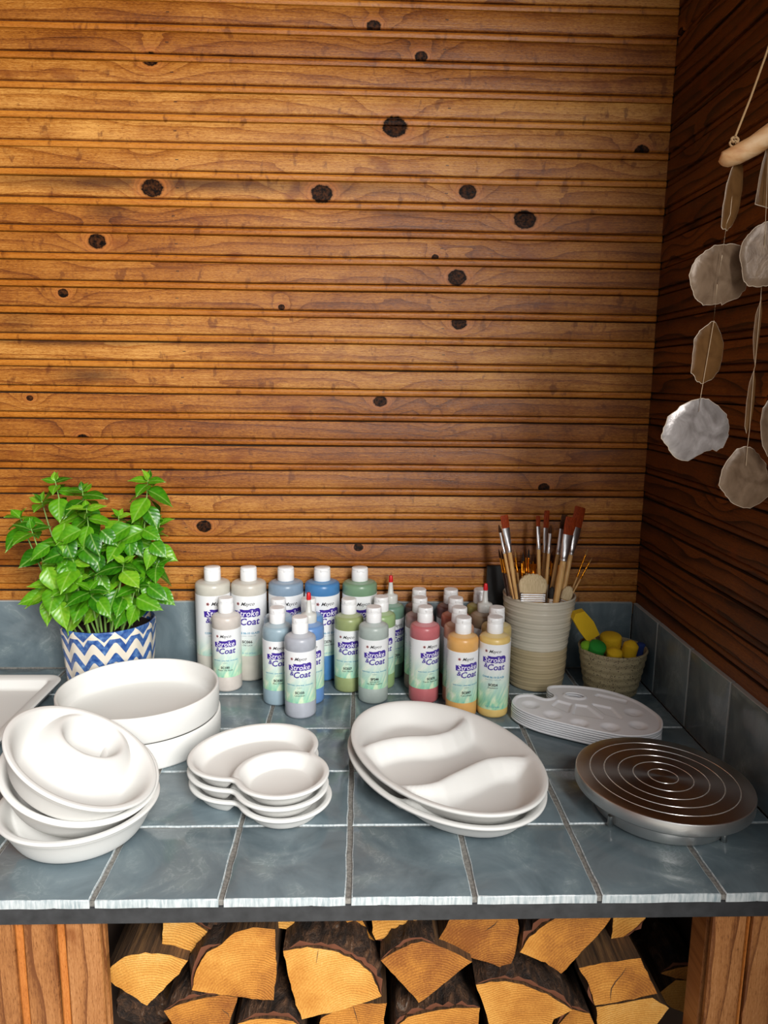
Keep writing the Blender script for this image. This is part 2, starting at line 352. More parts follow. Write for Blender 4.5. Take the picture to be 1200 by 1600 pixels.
def split_mat():
    t = NT('split wood', .8); p = t.obj(); s = t.sep(p); v = t.comb(s[0], t.math('MULTIPLY', s[1], .06), s[2])
    a = t.noise(v, 160, 5, .7, .3); t.col(t.ramp(a, [(.3, lin(40, 28, 16)), (.5, lin(84, 58, 34)), (.7, lin(128, 92, 54))])); t.bump(a, .9, .004); return t.m
SHZ = -.30
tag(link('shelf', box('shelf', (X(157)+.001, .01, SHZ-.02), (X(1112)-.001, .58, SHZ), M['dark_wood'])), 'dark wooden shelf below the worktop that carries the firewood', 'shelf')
M['log_end'] = log_end_mat(); M['bark'] = bark_mat(); M['split'] = split_mat()
M['inner_bark'] = plain('red inner bark', (104, 58, 34), .8)
C7 = lambda l: [(150+x*.3083, 1420+y*.3083) for x, y in l]
C8 = lambda l: [(520+x*.3083, 1420+y*.3083) for x, y in l]
C9 = lambda l: [(840+x*.3, 1420+y*.3) for x, y in l]
C1 = lambda l: [(x*.5, 1400+y*.5) for x, y in l]
LOGS = [  # outline, depth of sawn face, bark edges (vertex ranges), label
 (C7([(340, 50), (470, 50), (540, 100), (600, 140), (672, 180), (560, 210), (430, 232), (332, 228)]), .075, (1, 4), 'pale split log at the top left of the pile, touching the bar'),
 (C7([(35, 345), (80, 290), (150, 240), (250, 222), (380, 235), (465, 262), (420, 330), (320, 430), (258, 492), (180, 440), (100, 390)]), .060, (99, 99), 'leftmost log with a downward pointed sawn end'),
 (C7([(795, 92), (905, 105), (915, 300), (900, 465), (820, 460), (600, 430), (487, 412), (500, 330), (560, 220), (640, 180), (700, 120)]), .050, (6, 9), 'large tan log with a square right side, left of centre'),
 (C7([(345, 520), (430, 480), (560, 450), (640, 435), (718, 450), (695, 520), (672, 600), (690, 760), (480, 760), (395, 600)]), .055, (0, 3), 'amber log with a small crack below the tan square-sided log'),
 (C7([(695, 40), (1010, 40), (1000, 85), (990, 105), (850, 95), (740, 82)]), .085, (99, 99), 'thin slice of log seen just under the bar, left of centre'),
 (C7([(720, 584), (780, 562), (900, 556), (1000, 570), (1040, 600), (1060, 760), (700, 760), (690, 640)]), .050, (0, 4), 'round-topped log with red inner bark at the bottom, left of centre'),
 (C1([(885, 172), (960, 160), (1040, 170), (1110, 200), (1160, 240), (1192, 312), (1150, 330), (1060, 358), (945, 385), (925, 340), (905, 260)]), .050, (0, 5), 'large fan-shaped yellow log with bark on its rounded right edge'),
 (C1([(1003, 382), (1060, 352), (1110, 338), (1210, 335), (1200, 385), (1186, 440), (1150, 520), (1000, 520), (960, 440)]), .062, (99, 99), 'cracked yellow log at the bottom beneath the fan-shaped log'),
 (C8([(0, 40), (140, 40), (170, 90), (192, 140), (218, 172), (150, 155), (80, 115), (20, 75)]), .095, (5, 7), 'small curved log tucked under the bar near the centre'),
 (C8([(195, 40), (438, 40), (438, 62), (380, 105), (300, 145), (220, 157), (203, 120)]), .075, (3, 5), 'cream sawn log half hidden by the bar at the centre'),
 (C8([(243, 262), (320, 215), (400, 175), (450, 167), (520, 180), (620, 225), (705, 268), (600, 350), (500, 430), (437, 475), (350, 380)]), .048, (0, 4), 'diamond-shaped orange log at the centre, point downwards'),
 (C8([(600, 40), (935, 40), (945, 95), (930, 200), (900, 300), (868, 300), (700, 248), (600, 215), (525, 180), (560, 120)]), .060, (99, 99), 'log with a swirling knot in its sawn end, right of centre'),
 ([(812, 1488), (828, 1464), (850, 1446), (880, 1426), (960, 1426), (939, 1456), (909, 1486), (885, 1515), (877, 1521), (852, 1504), (840, 1500)], .048, (0, 3), 'deep orange wedge log whose lower tip points down right of the knot log'),
 (C8([(725, 385), (800, 370), (870, 368), (960, 385), (1080, 430), (1215, 512), (1120, 560), (1000, 760), (830, 760), (790, 584), (765, 490)]), .046, (0, 5), 'broad pale yellow log at the bottom, right of centre'),
 (C8([(300, 620), (380, 550), (500, 520), (620, 505), (745, 503), (738, 584), (730, 760), (290, 760)]), .056, (0, 4), 'dome-topped log at the bottom centre under the diamond-shaped log'),
 (C9([(215, 310), (330, 285), (450, 270), (535, 258), (570, 330), (622, 440), (500, 470), (380, 490), (300, 502), (270, 400)]), .055, (8, 9), 'four-sided yellow log with one long curved crack'),
 (C9([(395, 20), (560, 20), (560, 48), (500, 110), (440, 150), (385, 162)]), .090, (2, 4), 'short rounded log end under the bar, above the cracked log'),
 (C9([(305, 512), (420, 495), (600, 462), (685, 518), (620, 600), (560, 800), (330, 800)]), .075, (99, 99), 'brownish log at the bottom beneath the log with a curved crack'),
 (C9([(640, 335), (740, 305), (835, 293), (838, 300), (838, 375), (720, 362)]), .13, (0, 2), 'dim upper log in the shade by the right support'),
 (C9([(610, 455), (720, 370), (832, 378), (838, 400), (830, 540), (760, 540), (690, 510)]), .13, (99, 99), 'dim fan-shaped log in the shade by the right support'),
 (C9([(95, 620), (180, 525), (270, 545), (300, 610), (290, 800), (60, 800)]), .075, (0, 2), 'small brown log at the bottom between the broad log and the brownish one'),
]
GL = 'firewood logs stacked under the counter'
def make_log(out, y, barkr, label, seed, blen=.36):
    r_ = random.Random(seed)
    P = [at(px, py, 1, y) for px, py in out]
    P = [Vector((p.x, SHZ+.0006 if py > 1618 else p.z)) for p, (px, py) in zip(P, out)]
    P = [Vector((p.x, min(p.y, -.0295))) for p in P]
    # resample edges with small roughness
    Q = []; fl = []
    for i, p in enumerate(P):
        q = P[(i+1) % len(P)]; n = max(2, int((q-p).length/.006))
        isb = barkr[0] <= i < barkr[1]
        for k in range(n):
            v = p.lerp(q, k/n); d = (q-p).normalized(); nn = Vector((d.y, -d.x))
            v = v+nn*r_.uniform(-.0007, .0007); v.y = min(v.y, -.0293); Q.append(v); fl.append(isb)
    c = sum(Q, Vector((0, 0)))/len(Q)
    tx, tz = r_.uniform(-.006, .006), r_.uniform(-.004, .002)
    rings = [0, .004, .03, .1, .2, blen]; V = []; F = []; MM = []; N = len(Q)
    for t_ in rings:
        for i, q in enumerate(Q):
            s = 1-.13*t_/blen; g = r_.uniform(-.0012, .0012) if t_ > .01 else 0
            v = c+(q-c)*s*(1+g*8)+Vector((tx, tz))*(t_/blen)
            V.append((v.x-c.x, t_, max(SHZ+.0004, min(v.y, -.0293))-c.y))
    for j in range(len(rings)-1):
        for i in range(N): F.append((j*N+i, j*N+(i+1) % N, (j+1)*N+(i+1) % N, (j+1)*N+i)); MM.append(1)
    F.append(tuple(range(N))); MM.append(0); F.append(tuple(reversed(range((len(rings)-1)*N, len(rings)*N)))); MM.append(1)
    me = fix(mesh('log', V, F, [M['log_end'], M['split']], MM)); me.set_sharp_from_angle(angle=math.radians(35))
    o = link('log', me, None, (c.x, y, c.y)); tag(o, label, 'log', GL)
    if any(fl):
        idx = [i for i in range(N) if fl[i]]+[(max([i for i in range(N) if fl[i]])+1) % N]
        V = []; F = []; MM = []; K = len(idx)
        prof = [(.0035, .0004, 0), (.0005, .003, 0), (.0005, .0065, 1), (.012, .0085, 1), (.04, .009, 1), (.1, .008, 1), (.2, .009, 1), (blen, .007, 1)]
        for t_, off, mm in prof:
            for a, i in enumerate(idx):
                q = Q[i]; pv = Q[i-1]; nx = Q[(i+1) % N]; d = (nx-pv).normalized(); nn = Vector((d.y, -d.x))
                if nn.dot(q-c) < 0: nn = -nn
                e = min(a, K-1-a); wgt = min(1, e/3)
                s = 1-.13*t_/blen; v = c+(q-c)*s+Vector((tx, tz))*(t_/blen)+nn*(off*wgt*r_.uniform(.45, 1.5)+.0004)
                V.append((v.x-c.x, t_+(.0 if t_ < .001 else r_.uniform(0, .002)), min(v.y, -.0291)-c.y))
        for j in range(len(prof)-1):
            for i in range(K-1): F.append((j*K+i, j*K+i+1, (j+1)*K+i+1, (j+1)*K+i)); MM.append(0 if j < 2 else 1)
        b = link('bark', sharp(fix(mesh('bark', V, F, [M['inner_bark'], M['bark']], MM)), 60), o)
    return o
for i, (out, y, br, lab) in enumerate(LOGS): make_log(out, y, br, lab, 300+i)
def crack(o, pts, y, w_):
    P_ = [at(a, b, 1, y) for a, b in pts]; V = []; n = len(P_)
    for i, p in enumerate(P_):
        q = P_[min(i+1, n-1)]-P_[max(i-1, 0)]; nn = Vector((q.z, 0, -q.x)).normalized()*w_*(.25+math.sin(PI*i/(n-1)))
        V += [p+nn, p-nn]
    V = [Vector((v.x, y-.0003, v.z))-o.location for v in V]
    link('crack', mesh('crack', V, [(2*i, 2*i+1, 2*i+3, 2*i+2) for i in range(n-1)], M['groove']), o)
LO = [o for o in bpy.data.objects if o.name.split('.')[0] == 'log' and o.parent is None]
LO.sort(key=lambda o: o.name)
crack(LO[15], C9([(462, 305), (440, 340), (405, 380), (384, 415), (380, 450), (380, 480)]), .055, .0005)
crack(LO[3], C7([(635, 505), (650, 520), (668, 530), (675, 550)]), .055, .0004)
crack(LO[7], C1([(1104, 344), (1110, 365), (1120, 400)]), .062, .0004)
crack(LO[11], C8([(835, 60), (820, 80), (790, 100), (775, 108)]), .060, .0005)
crack(LO[6], C1([(995, 165), (992, 185), (988, 212)]), .050, .0003)
# darker barked logs lying deeper in the pile
DEEP = [((520, 1456), .155, .036, 'dark barked log behind the large fan-shaped log'), ((650, 1470), .19, .040, 'dark barked log behind the diamond-shaped log'),
        ((664, 1540), .15, .028, 'wet black barked log between the fan-shaped and broad logs'),
        ((395, 1545), .15, .032, 'dark barked log in the gap above the round-topped log'), ((925, 1475), .115, .026, 'brown split log behind the log with a curved crack'),
        ((860, 1540), .16, .040, 'dark barked log behind the broad pale yellow log'), ((1000, 1500), .21, .040, 'black barked log lost in shade beside the right support'),
        ((330, 1530), .17, .032, 'barked log behind the amber log'), ((225, 1570), .13, .036, 'weathered grey log below the leftmost pointed log')]
for i, ((px, py), y, r, lab) in enumerate(DEEP):
    c = at(px, py, 1, y); c.z = min(c.z, -.031-r*1.1); r_ = random.Random(900+i)
    n = 26; ph = r_.uniform(0, 6); V = []; F = []
    for t_ in (0, .01, .05, .12, .2, .28):
        for k in range(n):
            a = 2*PI*k/n; rr = r*(1+.07*math.sin(3*a+ph)+.04*math.sin(7*a+ph*2))*(.93 if t_ == 0 else 1)+r_.uniform(-.0012, .0012)
            V.append((rr*math.cos(a), t_, rr*math.sin(a)))
    for j in range(5):
        for k in range(n): F.append((j*n+k, j*n+(k+1) % n, (j+1)*n+(k+1) % n, (j+1)*n+k))
    F.append(tuple(range(n))); F.append(tuple(reversed(range(5*n, 6*n))))
    mm = [0]*(5*n)+[1, 1]
    tag(link('log', sharp(fix(mesh('log', V, F, [M['bark'] if i not in (4, 8) else M['split'], M['log_end'] if i in (99,) else M['bark']], mm)), 60), None, c), lab, 'log', GL)

# ------------------------------------------------------------------ white bisque ware
def poly_dist(px, py, poly, closed=True):
    P = np.array(poly); Q = np.roll(P, -1, 0)
    if not closed: P, Q = P[:-1], Q[:-1]
    best = np.full(px.shape, 9e9)
    for (ax, ay), (bx, by) in zip(P, Q):
        dx, dy = bx-ax, by-ay; L = dx*dx+dy*dy+1e-15
        t_ = np.clip(((px-ax)*dx+(py-ay)*dy)/L, 0, 1)
        best = np.minimum(best, (px-ax-t_*dx)**2+(py-ay-t_*dy)**2)
    return np.sqrt(best)
def dish_mesh(name, out, height, t, mat, nr=44, rr=.0022, under=.004):
    """out: outline polygon about the local origin; height(x,y,d)->z of the upper surface given distance d to the outline"""
    out = np.array(out); N = len(out)
    rs = 1-(np.linspace(0, 1, nr)**1.35); rs[-1] = .0
    rings = []
    def ring(scale):
        x = out[:, 0]*scale; y = out[:, 1]*scale
        d = poly_dist(x, y, out); return x, y, d
    V = []; F = []
    for s in rs[::-1][1:]:                       # centre -> rim, upper side
        x, y, d = ring(s); z = height(x, y, d); V.append(np.stack([x, y, z], 1))
    x, y, d = ring(1.); zt = height(x, y, d)
    nx = np.roll(y, -1)-np.roll(y, 1); ny = -(np.roll(x, -1)-np.roll(x, 1)); L = np.hypot(nx, ny); nx /= L; ny /= L
    for a in (45, 90, 135, 180):
        o = rr*math.sin(math.radians(a)); z = zt-rr*(1-math.cos(math.radians(a))); V.append(np.stack([x+nx*o, y+ny*o, z], 1))
    for s in rs[1:-1]:                            # rim -> centre, under side
        x, y, d = ring(s); z = np.maximum(0, height(x, y, d+under)-t); z = np.minimum(z, height(x, y, d)-.0022); z = np.minimum(z, zt-2*rr); V.append(np.stack([x, y, z], 1))
    K = len(V); W = np.concatenate(V).tolist()
    for j in range(K-1):
        for i in range(N): F.append((j*N+i, j*N+(i+1) % N, (j+1)*N+(i+1) % N, (j+1)*N+i))
    z0 = float(height(np.array([0.]), np.array([0.]), poly_dist(np.array([0.]), np.array([0.]), out))[0])
    W.append((0, 0, z0)); c0 = len(W)-1; W.append((0, 0, max(0, z0-t))); c1 = len(W)-1
    for i in range(N): F.append((c0, (i+1) % N, i)); F.append((c1, (K-1)*N+i, (K-1)*N+(i+1) % N))
    return fix(mesh(name, W, F, mat))
def smooth(s): s = np.clip(s, 0, 1); return s*s*(3-2*s)
def ell(a, b, rot, n=120):
    T = np.linspace(0, 2*PI, n, endpoint=False); x = a*np.cos(T); y = b*np.sin(T)
    return np.stack([x*math.cos(rot)-y*math.sin(rot), x*math.sin(rot)+y*math.cos(rot)], 1)

# chip-and-dip bowls, three in a tilted stack
RB, HB = .0892, .040
def h_bowl(x, y, d):
    t = .005
    rim = t+(HB-t)*(1-smooth(np.clip((d-.0028)/.027, 0, 1)))
    wd = np.hypot(x, y-.0440)
    e = wd-.0400
    bump = np.where(e < 0,   .0095+.0285*np.exp(-(e/.0125)**2), .0380*np.exp(-(np.maximum(e, 0)/.0240)**2))
    bump = bump*(1-smooth(np.clip((wd-.055)/.05, 0, 1)))
    k = .004
    hh = np.clip(.5+.5*(rim-bump)/k, 0, 1); m = rim*hh+bump*(1-hh)+k*hh*(1-hh)
    return np.where(d < .003, np.maximum(HB, np.minimum(m, HB+.001)), m)
bowl_me = dish_mesh('chip_and_dip_bowl', ell(RB, RB, 0, 128), h_bowl, .005, M['bisque'], nr=52, under=.006)
def frame(c, n, dirv):
    n = Vector(n).normalized(); yv = (Vector(dirv)-n*Vector(dirv).dot(n)).normalized(); xv = yv.cross(n)
    return Matrix.Translation(c) @ Matrix((xv, yv, n)).transposed().to_4x4()
GB = 'chip-and-dip bowls in the leaning stack'
for c, n, dv, lab in [((-.3204, .1221, .0435), (0, 0, 1), (-.8, .6, 0), 'white chip-and-dip bowl flat on the tiles, bottom of the leaning stack'),
                      ((-.3203, .1326, .0742), (.3148, -.1371, 1), (-.55, .8, 0), 'white chip-and-dip bowl wedged in the middle of the leaning stack'),
                      ((-.3116, .1205, .0997), (.5547, -.0046, 1), (-.06, 1, .1), 'white chip-and-dip bowl on top of the leaning stack, its inner well showing')]:
    nn = Vector(n).normalized()
    o = link('chip_and_dip_bowl', bowl_me); o.matrix_world = frame(Vector(c)-nn*HB, n, dv); tag(o, lab, 'bowl', GB)

# deep oval dishes
def prof_dish(name, out, prof, mat):
    out = np.array(out); N = len(out); V = []; F = []
    x, y = out[:, 0], out[:, 1]; nx = np.roll(y, -1)-np.roll(y, 1); ny = -(np.roll(x, -1)-np.roll(x, 1)); L = np.hypot(nx, ny); nx /= L; ny /= L
    for ins, z in prof: V += np.stack([x-nx*ins, y-ny*ins, 0*x+z], 1).tolist()
    for j in range(len(prof)-1):
        for i in range(N): F.append((j*N+i, j*N+(i+1) % N, (j+1)*N+(i+1) % N, (j+1)*N+i))
    F.append(tuple(range(N))); F.append(tuple(range((len(prof)-1)*N, len(prof)*N)))
    return sharp(fix(mesh(name, V, F, mat)), 50)
oo = ell(.1130, .1165, -1.22, 128)*np.array([[1.0, 1.0]])
dprof = [(.012, 0), (.0035, 0), (.0014, .0012), (.0006, .004), (0, .020), (0, .0385), (.0008, .0398), (.0022, .0404), (.0038, .0398), (.0046, .0385), (.0052, .02), (.0068, .0085), (.0105, .0058), (.018, .0050), (.06, .0048)]
od = prof_dish('oval_dish', oo, dprof, M['bisque'])
for z, lab in ((.0003, 'lower of the two deep white dishes stacked before the basil'), (.0409, 'upper of the two deep white dishes stacked before the basil')):
    o = link('deep_dish', od, None, (-.3184+(.0015 if z < .01 else 0), .3606, z)); tag(o, lab, 'dish', 'deep straight-sided dishes')

# oval three-section dishes with S-shaped dividers
A3, B3, R3 = .1620, .1098, -1.087; C3 = Vector((.1233, .2254))
d1 = [(.000, .217), (.011, .228), (.025, .247), (.04, .257), (.06, .266), (.081, .270), (.105, .2705), (.122, .275), (.138, .284), (.151, .297), (.162, .314), (.169, .332)]
d2 = [(.040, .143), (.062, .141), (.084, .142), (.098, .145), (.111, .151), (.130, .168), (.149, .183), (.165, .196), (.178, .205), (.197, .211), (.217, .212), (.246, .206)]
D1 = [(a-C3.x, b-C3.y) for a, b in d1]; D2 = [(a-C3.x, b-C3.y) for a, b in d2]
def h_three(x, y, d):
    t = .005; H = .034
    rim = (H-t)*(1-smooth(np.clip((d-.0018)/.036, 0, 1)))**1.15
    dd = np.minimum(poly_dist(x, y, D1, False), poly_dist(x, y, D2, False))
    dv = .0250*(1-smooth(np.clip((dd-.0006)/.028, 0, 1)))**1.25
    k = .007; hh = np.clip(.5+.5*(rim-dv)/k, 0, 1)
    return t+rim*hh+dv*(1-hh)+k*hh*(1-hh)*.9
th = dish_mesh('three_section_dish', ell(A3, B3, R3, 144), h_three, .0062, M['bisque'], nr=64, under=.0012)
for dx, dy, z, rz, lab in ((-.003, -.004, .0002, math.radians(1.5), 'lower of the two large white three-section serving dishes'), (0, 0, .0150, 0, 'upper of the two large white three-section dishes, its curved dividers showing')):
    o = link('three_section_dish', th, None, (C3.x+dx, C3.y+dy, z)); o.rotation_euler = (0, 0, rz); tag(o, lab, 'dish', 'three-section serving dishes')

# two-lobed dishes
CB = Vector((-.1289, .2256)); CS = Vector((-.0865, .1675)); RS = .0572; HC = CB.lerp(CS, .42)
def sd_ell(x, y, cx, cy, a, b, rot):
    dx, dy = x-cx, y-cy; u = dx*math.cos(rot)+dy*math.sin(rot); v = -dx*math.sin(rot)+dy*math.cos(rot)
    k0 = np.sqrt((u/a)**2+(v/b)**2); k1 = np.sqrt((u/a**2)**2+(v/b**2)**2)+1e-9; return k0*(k0-1)/k1
def sd_heart(x, y):
    a = sd_ell(x, y, CB.x-HC.x, CB.y-HC.y, .0863, .0700, .5674); b = np.hypot(x-(CS.x-HC.x), y-(CS.y-HC.y))-RS
    k = .010; hh = np.clip(.5+.5*(b-a)/k, 0, 1); return b*(1-hh)+a*hh-k*hh*(1-hh)
outl = []
for i in range(160):
    a = 2*PI*i/160; lo, hi = 0, .2
    for _ in range(30):
        m = (lo+hi)/2
        if sd_heart(np.array([m*math.cos(a)]), np.array([m*math.sin(a)]))[0] < 0: lo = m
        else: hi = m
    outl.append((lo*math.cos(a), lo*math.sin(a)))
def h_heart(x, y, d):
    t = .0045; H = .023
    rim = (H-t)*(1-smooth(np.clip((d-.0025)/.018, 0, 1)))**1.1
    e = np.abs(np.hypot(x-(CS.x-HC.x), y-(CS.y-HC.y))-RS+.0015)
    dv = (H-t)*.93*(1-smooth(np.clip((e-.0022)/.016, 0, 1)))**1.1
    k = .003; hh = np.clip(.5+.5*(rim-dv)/k, 0, 1)
    return t+rim*hh+dv*(1-hh)+k*hh*(1-hh)*.5
hm = dish_mesh('two_lobed_dish', outl, h_heart, .0055, M['bisque'], nr=60, rr=.0022, under=.0015)
for i, (dx, dy, rz, lab) in enumerate([(.003, -.006, .02, 'lowest of three small white two-lobed dishes'), (.0, -.003, -.01, 'middle of three small white two-lobed dishes'), (0, 0, 0, 'topmost of three small white two-lobed dishes, round lobe in front')]):
    o = link('two_lobed_dish', hm, None, (HC.x+dx, HC.y+dy, .0002+.0135*i)); o.rotation_euler = (0, 0, rz); tag(o, lab, 'dish', 'two-lobed dishes')

# white rectangular tray at far left
def rrect(x0, x1, y0, y1, r, n=8):
    P = []
    for cx, cy, a0 in ((x1-r, y1-r, 0), (x0+r, y1-r, 90), (x0+r, y0+r, 180), (x1-r, y0+r, 270)):
        for k in range(n+1): a = math.radians(a0+90*k/n); P.append((cx+r*math.cos(a), cy+r*math.sin(a)))
    return P
tp = [(.028, 0), (.016, .0), (.012, .004), (.004, .0165), (.0, .0185), (-.0005, .0205), (.0008, .022), (.004, .0222), (.010, .0215), (.0185, .0205), (.0205, .0185), (.024, .009), (.027, .0062), (.033, .0055)]
tr = prof_dish('tray', rrect(-.125, .125, -.150, .150, .028), tp, M['bisque'])
tag(link('serving_tray', tr, None, (-.502-.125, .398, .0002)), 'white rectangular serving tray cut off by the left edge, beside the basil', 'tray')

# ------------------------------------------------------------------ plastic palettes
PO = [(.2552, .4132), (.26, .4316), (.2707, .445), (.292, .4476), (.3015, .4394), (.3133, .4313), (.326, .4366), (.3302, .4486), (.3249, .4642), (.3284, .4784), (.3429, .4841), (.3756, .4823),
      (.4081, .4724), (.4367, .4526), (.4596, .4201), (.4705, .3842), (.4729, .3599), (.4682, .3412), (.4572, .3209), (.4386, .3079), (.416, .3024), (.3904, .3052), (.36, .3194), (.3243, .3398), (.2879, .3634), (.2653, .3878)]
PC = Vector((.372, .392))
def catmull(P, n=5):
    out = []; N = len(P)
    for i in range(N):
        p0, p1, p2, p3 = [np.array(P[(i+k-1) % N]) for k in range(4)]
        for j in range(n):
            t_ = j/n; out.append(tuple(.5*((2*p1)+(-p0+p2)*t_+(2*p0-5*p1+4*p2-p3)*t_*t_+(-p0+3*p1-3*p2+p3)*t_**3)))
    return out
PO = [(x-PC.x, y-PC.y) for x, y in catmull(PO, 4)]
WELL = [(.2842, .4131), (.3094, .3763), (.343, .3475), (.386, .334), (.4307, .3392), (.4392, .3829)]
TRAPS = [[(.3199, .4100), (.333, .4270), (.3480, .4150), (.3368, .388)], [(.3579, .4127), (.3720, .4070), (.3830, .3640), (.345, .380)], [(.3860, .4140), (.4090, .4010), (.4124, .3650), (.3950, .3790)], [(.4005, .4470), (.4060, .4520), (.4430, .4270), (.4380, .4170)]]
def inside(px, py, P):
    r = np.zeros(px.shape, bool); n = len(P)
    for i in range(n):
        (x1, y1), (x2, y2) = P[i], P[i-1]
        c = ((y1 > py) != (y2 > py)) & (px < (x2-x1)*(py-y1)/(y2-y1+1e-12)+x1); r ^= c
    return r
HOLE = (.3637-PC.x, .4446-PC.y, .0155, .0095, -.35)
def palette_mesh():
    g = .00135; P = np.array(PO); x0, y0 = P.min(0)-g; x1, y1 = P.max(0)+g
    nx, ny = int((x1-x0)/g)+2, int((y1-y0)/g)+2
    gx, gy = np.meshgrid(x0+np.arange(nx)*g, y0+np.arange(ny)*g, indexing='ij'); fx, fy = gx.ravel().copy(), gy.ravel().copy()
    dist = poly_dist(fx, fy, PO); ins = inside(fx, fy, PO); sd = np.where(ins, -dist, dist)
    hd = sd_ell(fx, fy, *HOLE); s = np.maximum(sd, -hd)
    # snap vertices close to the border onto it
    keep = (s < g*.75).reshape(nx, ny)
    eps = 1e-5
    def field(x, y):
        d = poly_dist(x, y, PO); i = inside(x, y, PO); return np.maximum(np.where(i, -d, d), -sd_ell(x, y, *HOLE))
    sel = np.abs(s) < g*.75
    for _ in range(2):
        sx = (field(fx+eps, fy)-field(fx-eps, fy))/(2*eps); sy_ = (field(fx, fy+eps)-field(fx, fy-eps))/(2*eps); s0 = field(fx, fy); q = sx*sx+sy_*sy_+1e-9
        fx[sel] -= (s0*sx/q)[sel]; fy[sel] -= (s0*sy_/q)[sel]
    s0 = -field(fx, fy)      # distance inside
    z = .0036+.0022*(1-smooth(np.clip((s0-.0015)/.003, 0, 1)))
    for wx, wy in WELL:
        e = np.hypot(fx-wx+PC.x, fy-wy+PC.y); z = z-.0033*(1-smooth(np.clip((e-.004)/.0125, 0, 1)))
    for T_ in TRAPS:
        T2 = [(a-PC.x, b-PC.y) for a, b in T_]; e = np.where(inside(fx, fy, T2), 0, poly_dist(fx, fy, T2)); z = z-.0028*(1-smooth(np.clip((e-.0005)/.0028, 0, 1)))
    idx = -np.ones(nx*ny, int); kk = keep.ravel(); V = []; F = []
    ii = np.where(kk)[0]; idx[ii] = np.arange(len(ii)); n = len(ii)
    V = [(fx[i], fy[i], z[i]) for i in ii]+[(fx[i], fy[i], z[i]-.0009) for i in ii]
    E = {}
    for a in range(nx-1):
        for b in range(ny-1):
            q = [idx[a*ny+b], idx[(a+1)*ny+b], idx[(a+1)*ny+b+1], idx[a*ny+b+1]]
            if min(q) < 0: continue
            F.append(q); F.append([v+n for v in reversed(q)])
            for u, v in zip(q, q[1:]+q[:1]): E[(u, v)] = 1
    for (u, v) in list(E):
        if (v, u) not in E: F.append((v, u, u+n, v+n))
    for loop, sg in ((PO, 1), (ell(HOLE[2], HOLE[3], HOLE[4], 40)+np.array(HOLE[:2]), -1)):
        lp = np.array(loop); x, y = lp[:, 0], lp[:, 1]; nx_ = np.roll(y, -1)-np.roll(y, 1); ny_ = -(np.roll(x, -1)-np.roll(x, 1)); L_ = np.hypot(nx_, ny_)+1e-9; nx_ /= L_; ny_ /= L_
        area_ = (x*np.roll(y, -1)-np.roll(x, -1)*y).sum(); f_ = sg*(1 if area_ > 0 else -1)
        pf = [(-.0022, .00575), (-.0004, .0063), (.0006, .0060), (.0009, .0052), (.0009, .0032), (-.0006, .0030)]; b0 = len(V); n_ = len(lp)
        for o_, zz in pf: V += [(x[i]+nx_[i]*o_*f_, y[i]+ny_[i]*o_*f_, zz) for i in range(n_)]
        for j in range(len(pf)-1):
            for i in range(n_): F.append([b0+j*n_+i, b0+j*n_+(i+1) % n_, b0+(j+1)*n_+(i+1) % n_, b0+(j+1)*n_+i])
    me = mesh('palette', V, F, M['plastic']); return me
M['plastic'] = plain('white glossy plastic', (232, 233, 237), .26)
pm = palette_mesh()
places = ['bottom', 'second from the bottom', 'third from the bottom', 'middle', 'third from the top', 'second from the top', 'top']
for i in range(7):
    o = link('paint_palette', pm, None, (PC.x+rnd.uniform(-.0006, .0006), PC.y+rnd.uniform(-.0006, .0006), .0008+.0036*i))
    tag(o, 'white plastic paint palette with thumb hole, %s of its stack' % places[i], 'palette', 'stacked plastic paint palettes')

# ------------------------------------------------------------------ banding wheel
t = NT('brushed aluminium', .33, Metallic=1.); t.col(lin(196, 194, 192)); tg = t.n('Tangent', direction_type='RADIAL', axis='Z'); t.t.links.new(tg.outputs[0], t.b.inputs['Tangent'])
t.b.inputs['Anisotropic'].default_value = .75
s = t.sep(t.obj()); rr_ = t.math('SQRT', t.math('ADD', t.math('MULTIPLY', s[0], s[0]), t.math('MULTIPLY', s[1], s[1]))); t.bump(t.noise(t.comb(t.math('MULTIPLY', rr_, 4000.), 0., s[2]), 1., 2), .08, .0003); M['alu'] = t.m
M['alu_rim'] = plain('satin aluminium rim', (225, 224, 222), .42, Metallic=1.)
M['alu_groove'] = plain('bright cut groove', (230, 228, 222), .25, Metallic=.6)
wheel = tag(empty('banding_wheel', (.3952, .1624, 0)), 'round brushed-metal pottery turntable with concentric rings, front right', 'turntable')
RW = .1080; prof = [(0, .0435)]; mi = []
tops = []
for k_, rg in enumerate((.0182, .0364, .0546, .0722, .0898)):
    for dr, dz, m_ in ((-.0007, 0, 0), (-.0004, -.0005, 1), (.0004, -.0005, 1), (.0007, 0, 1)): prof.append((rg+dr, .0435+dz)); mi.append(m_)
prof += [(RW-.0015, .0435), (RW-.0004, .0431), (RW, .0420), (RW, .0288), (RW-.001, .0275), (.099, .0270), (.097, .024), (0, .024)]; mi += [0, 2, 2, 2, 0, 0, 0, 0]
pl = lathe('wheel_head', list(reversed(prof)), [M['alu'], M['alu_groove'], M['alu_rim']], 128, list(reversed(mi))); fix(pl)
wh = link('wheel_head', pl, wheel); wh.rotation_euler = (math.radians(-.6), math.radians(1.5), 0)
link('base', fix(lathe('base', [(0, .0015), (.080, .0015), (.0825, .0022), (.0835, .004), (.0835, .0165), (.0815, .0180), (.0, .0180)], M['alu_rim'], 96)), wheel)
link('spindle', fix(lathe('spindle', [(0, .018), (.072, .018), (.072, .0235), (0, .0235)], M['alu'], 48)), wheel)
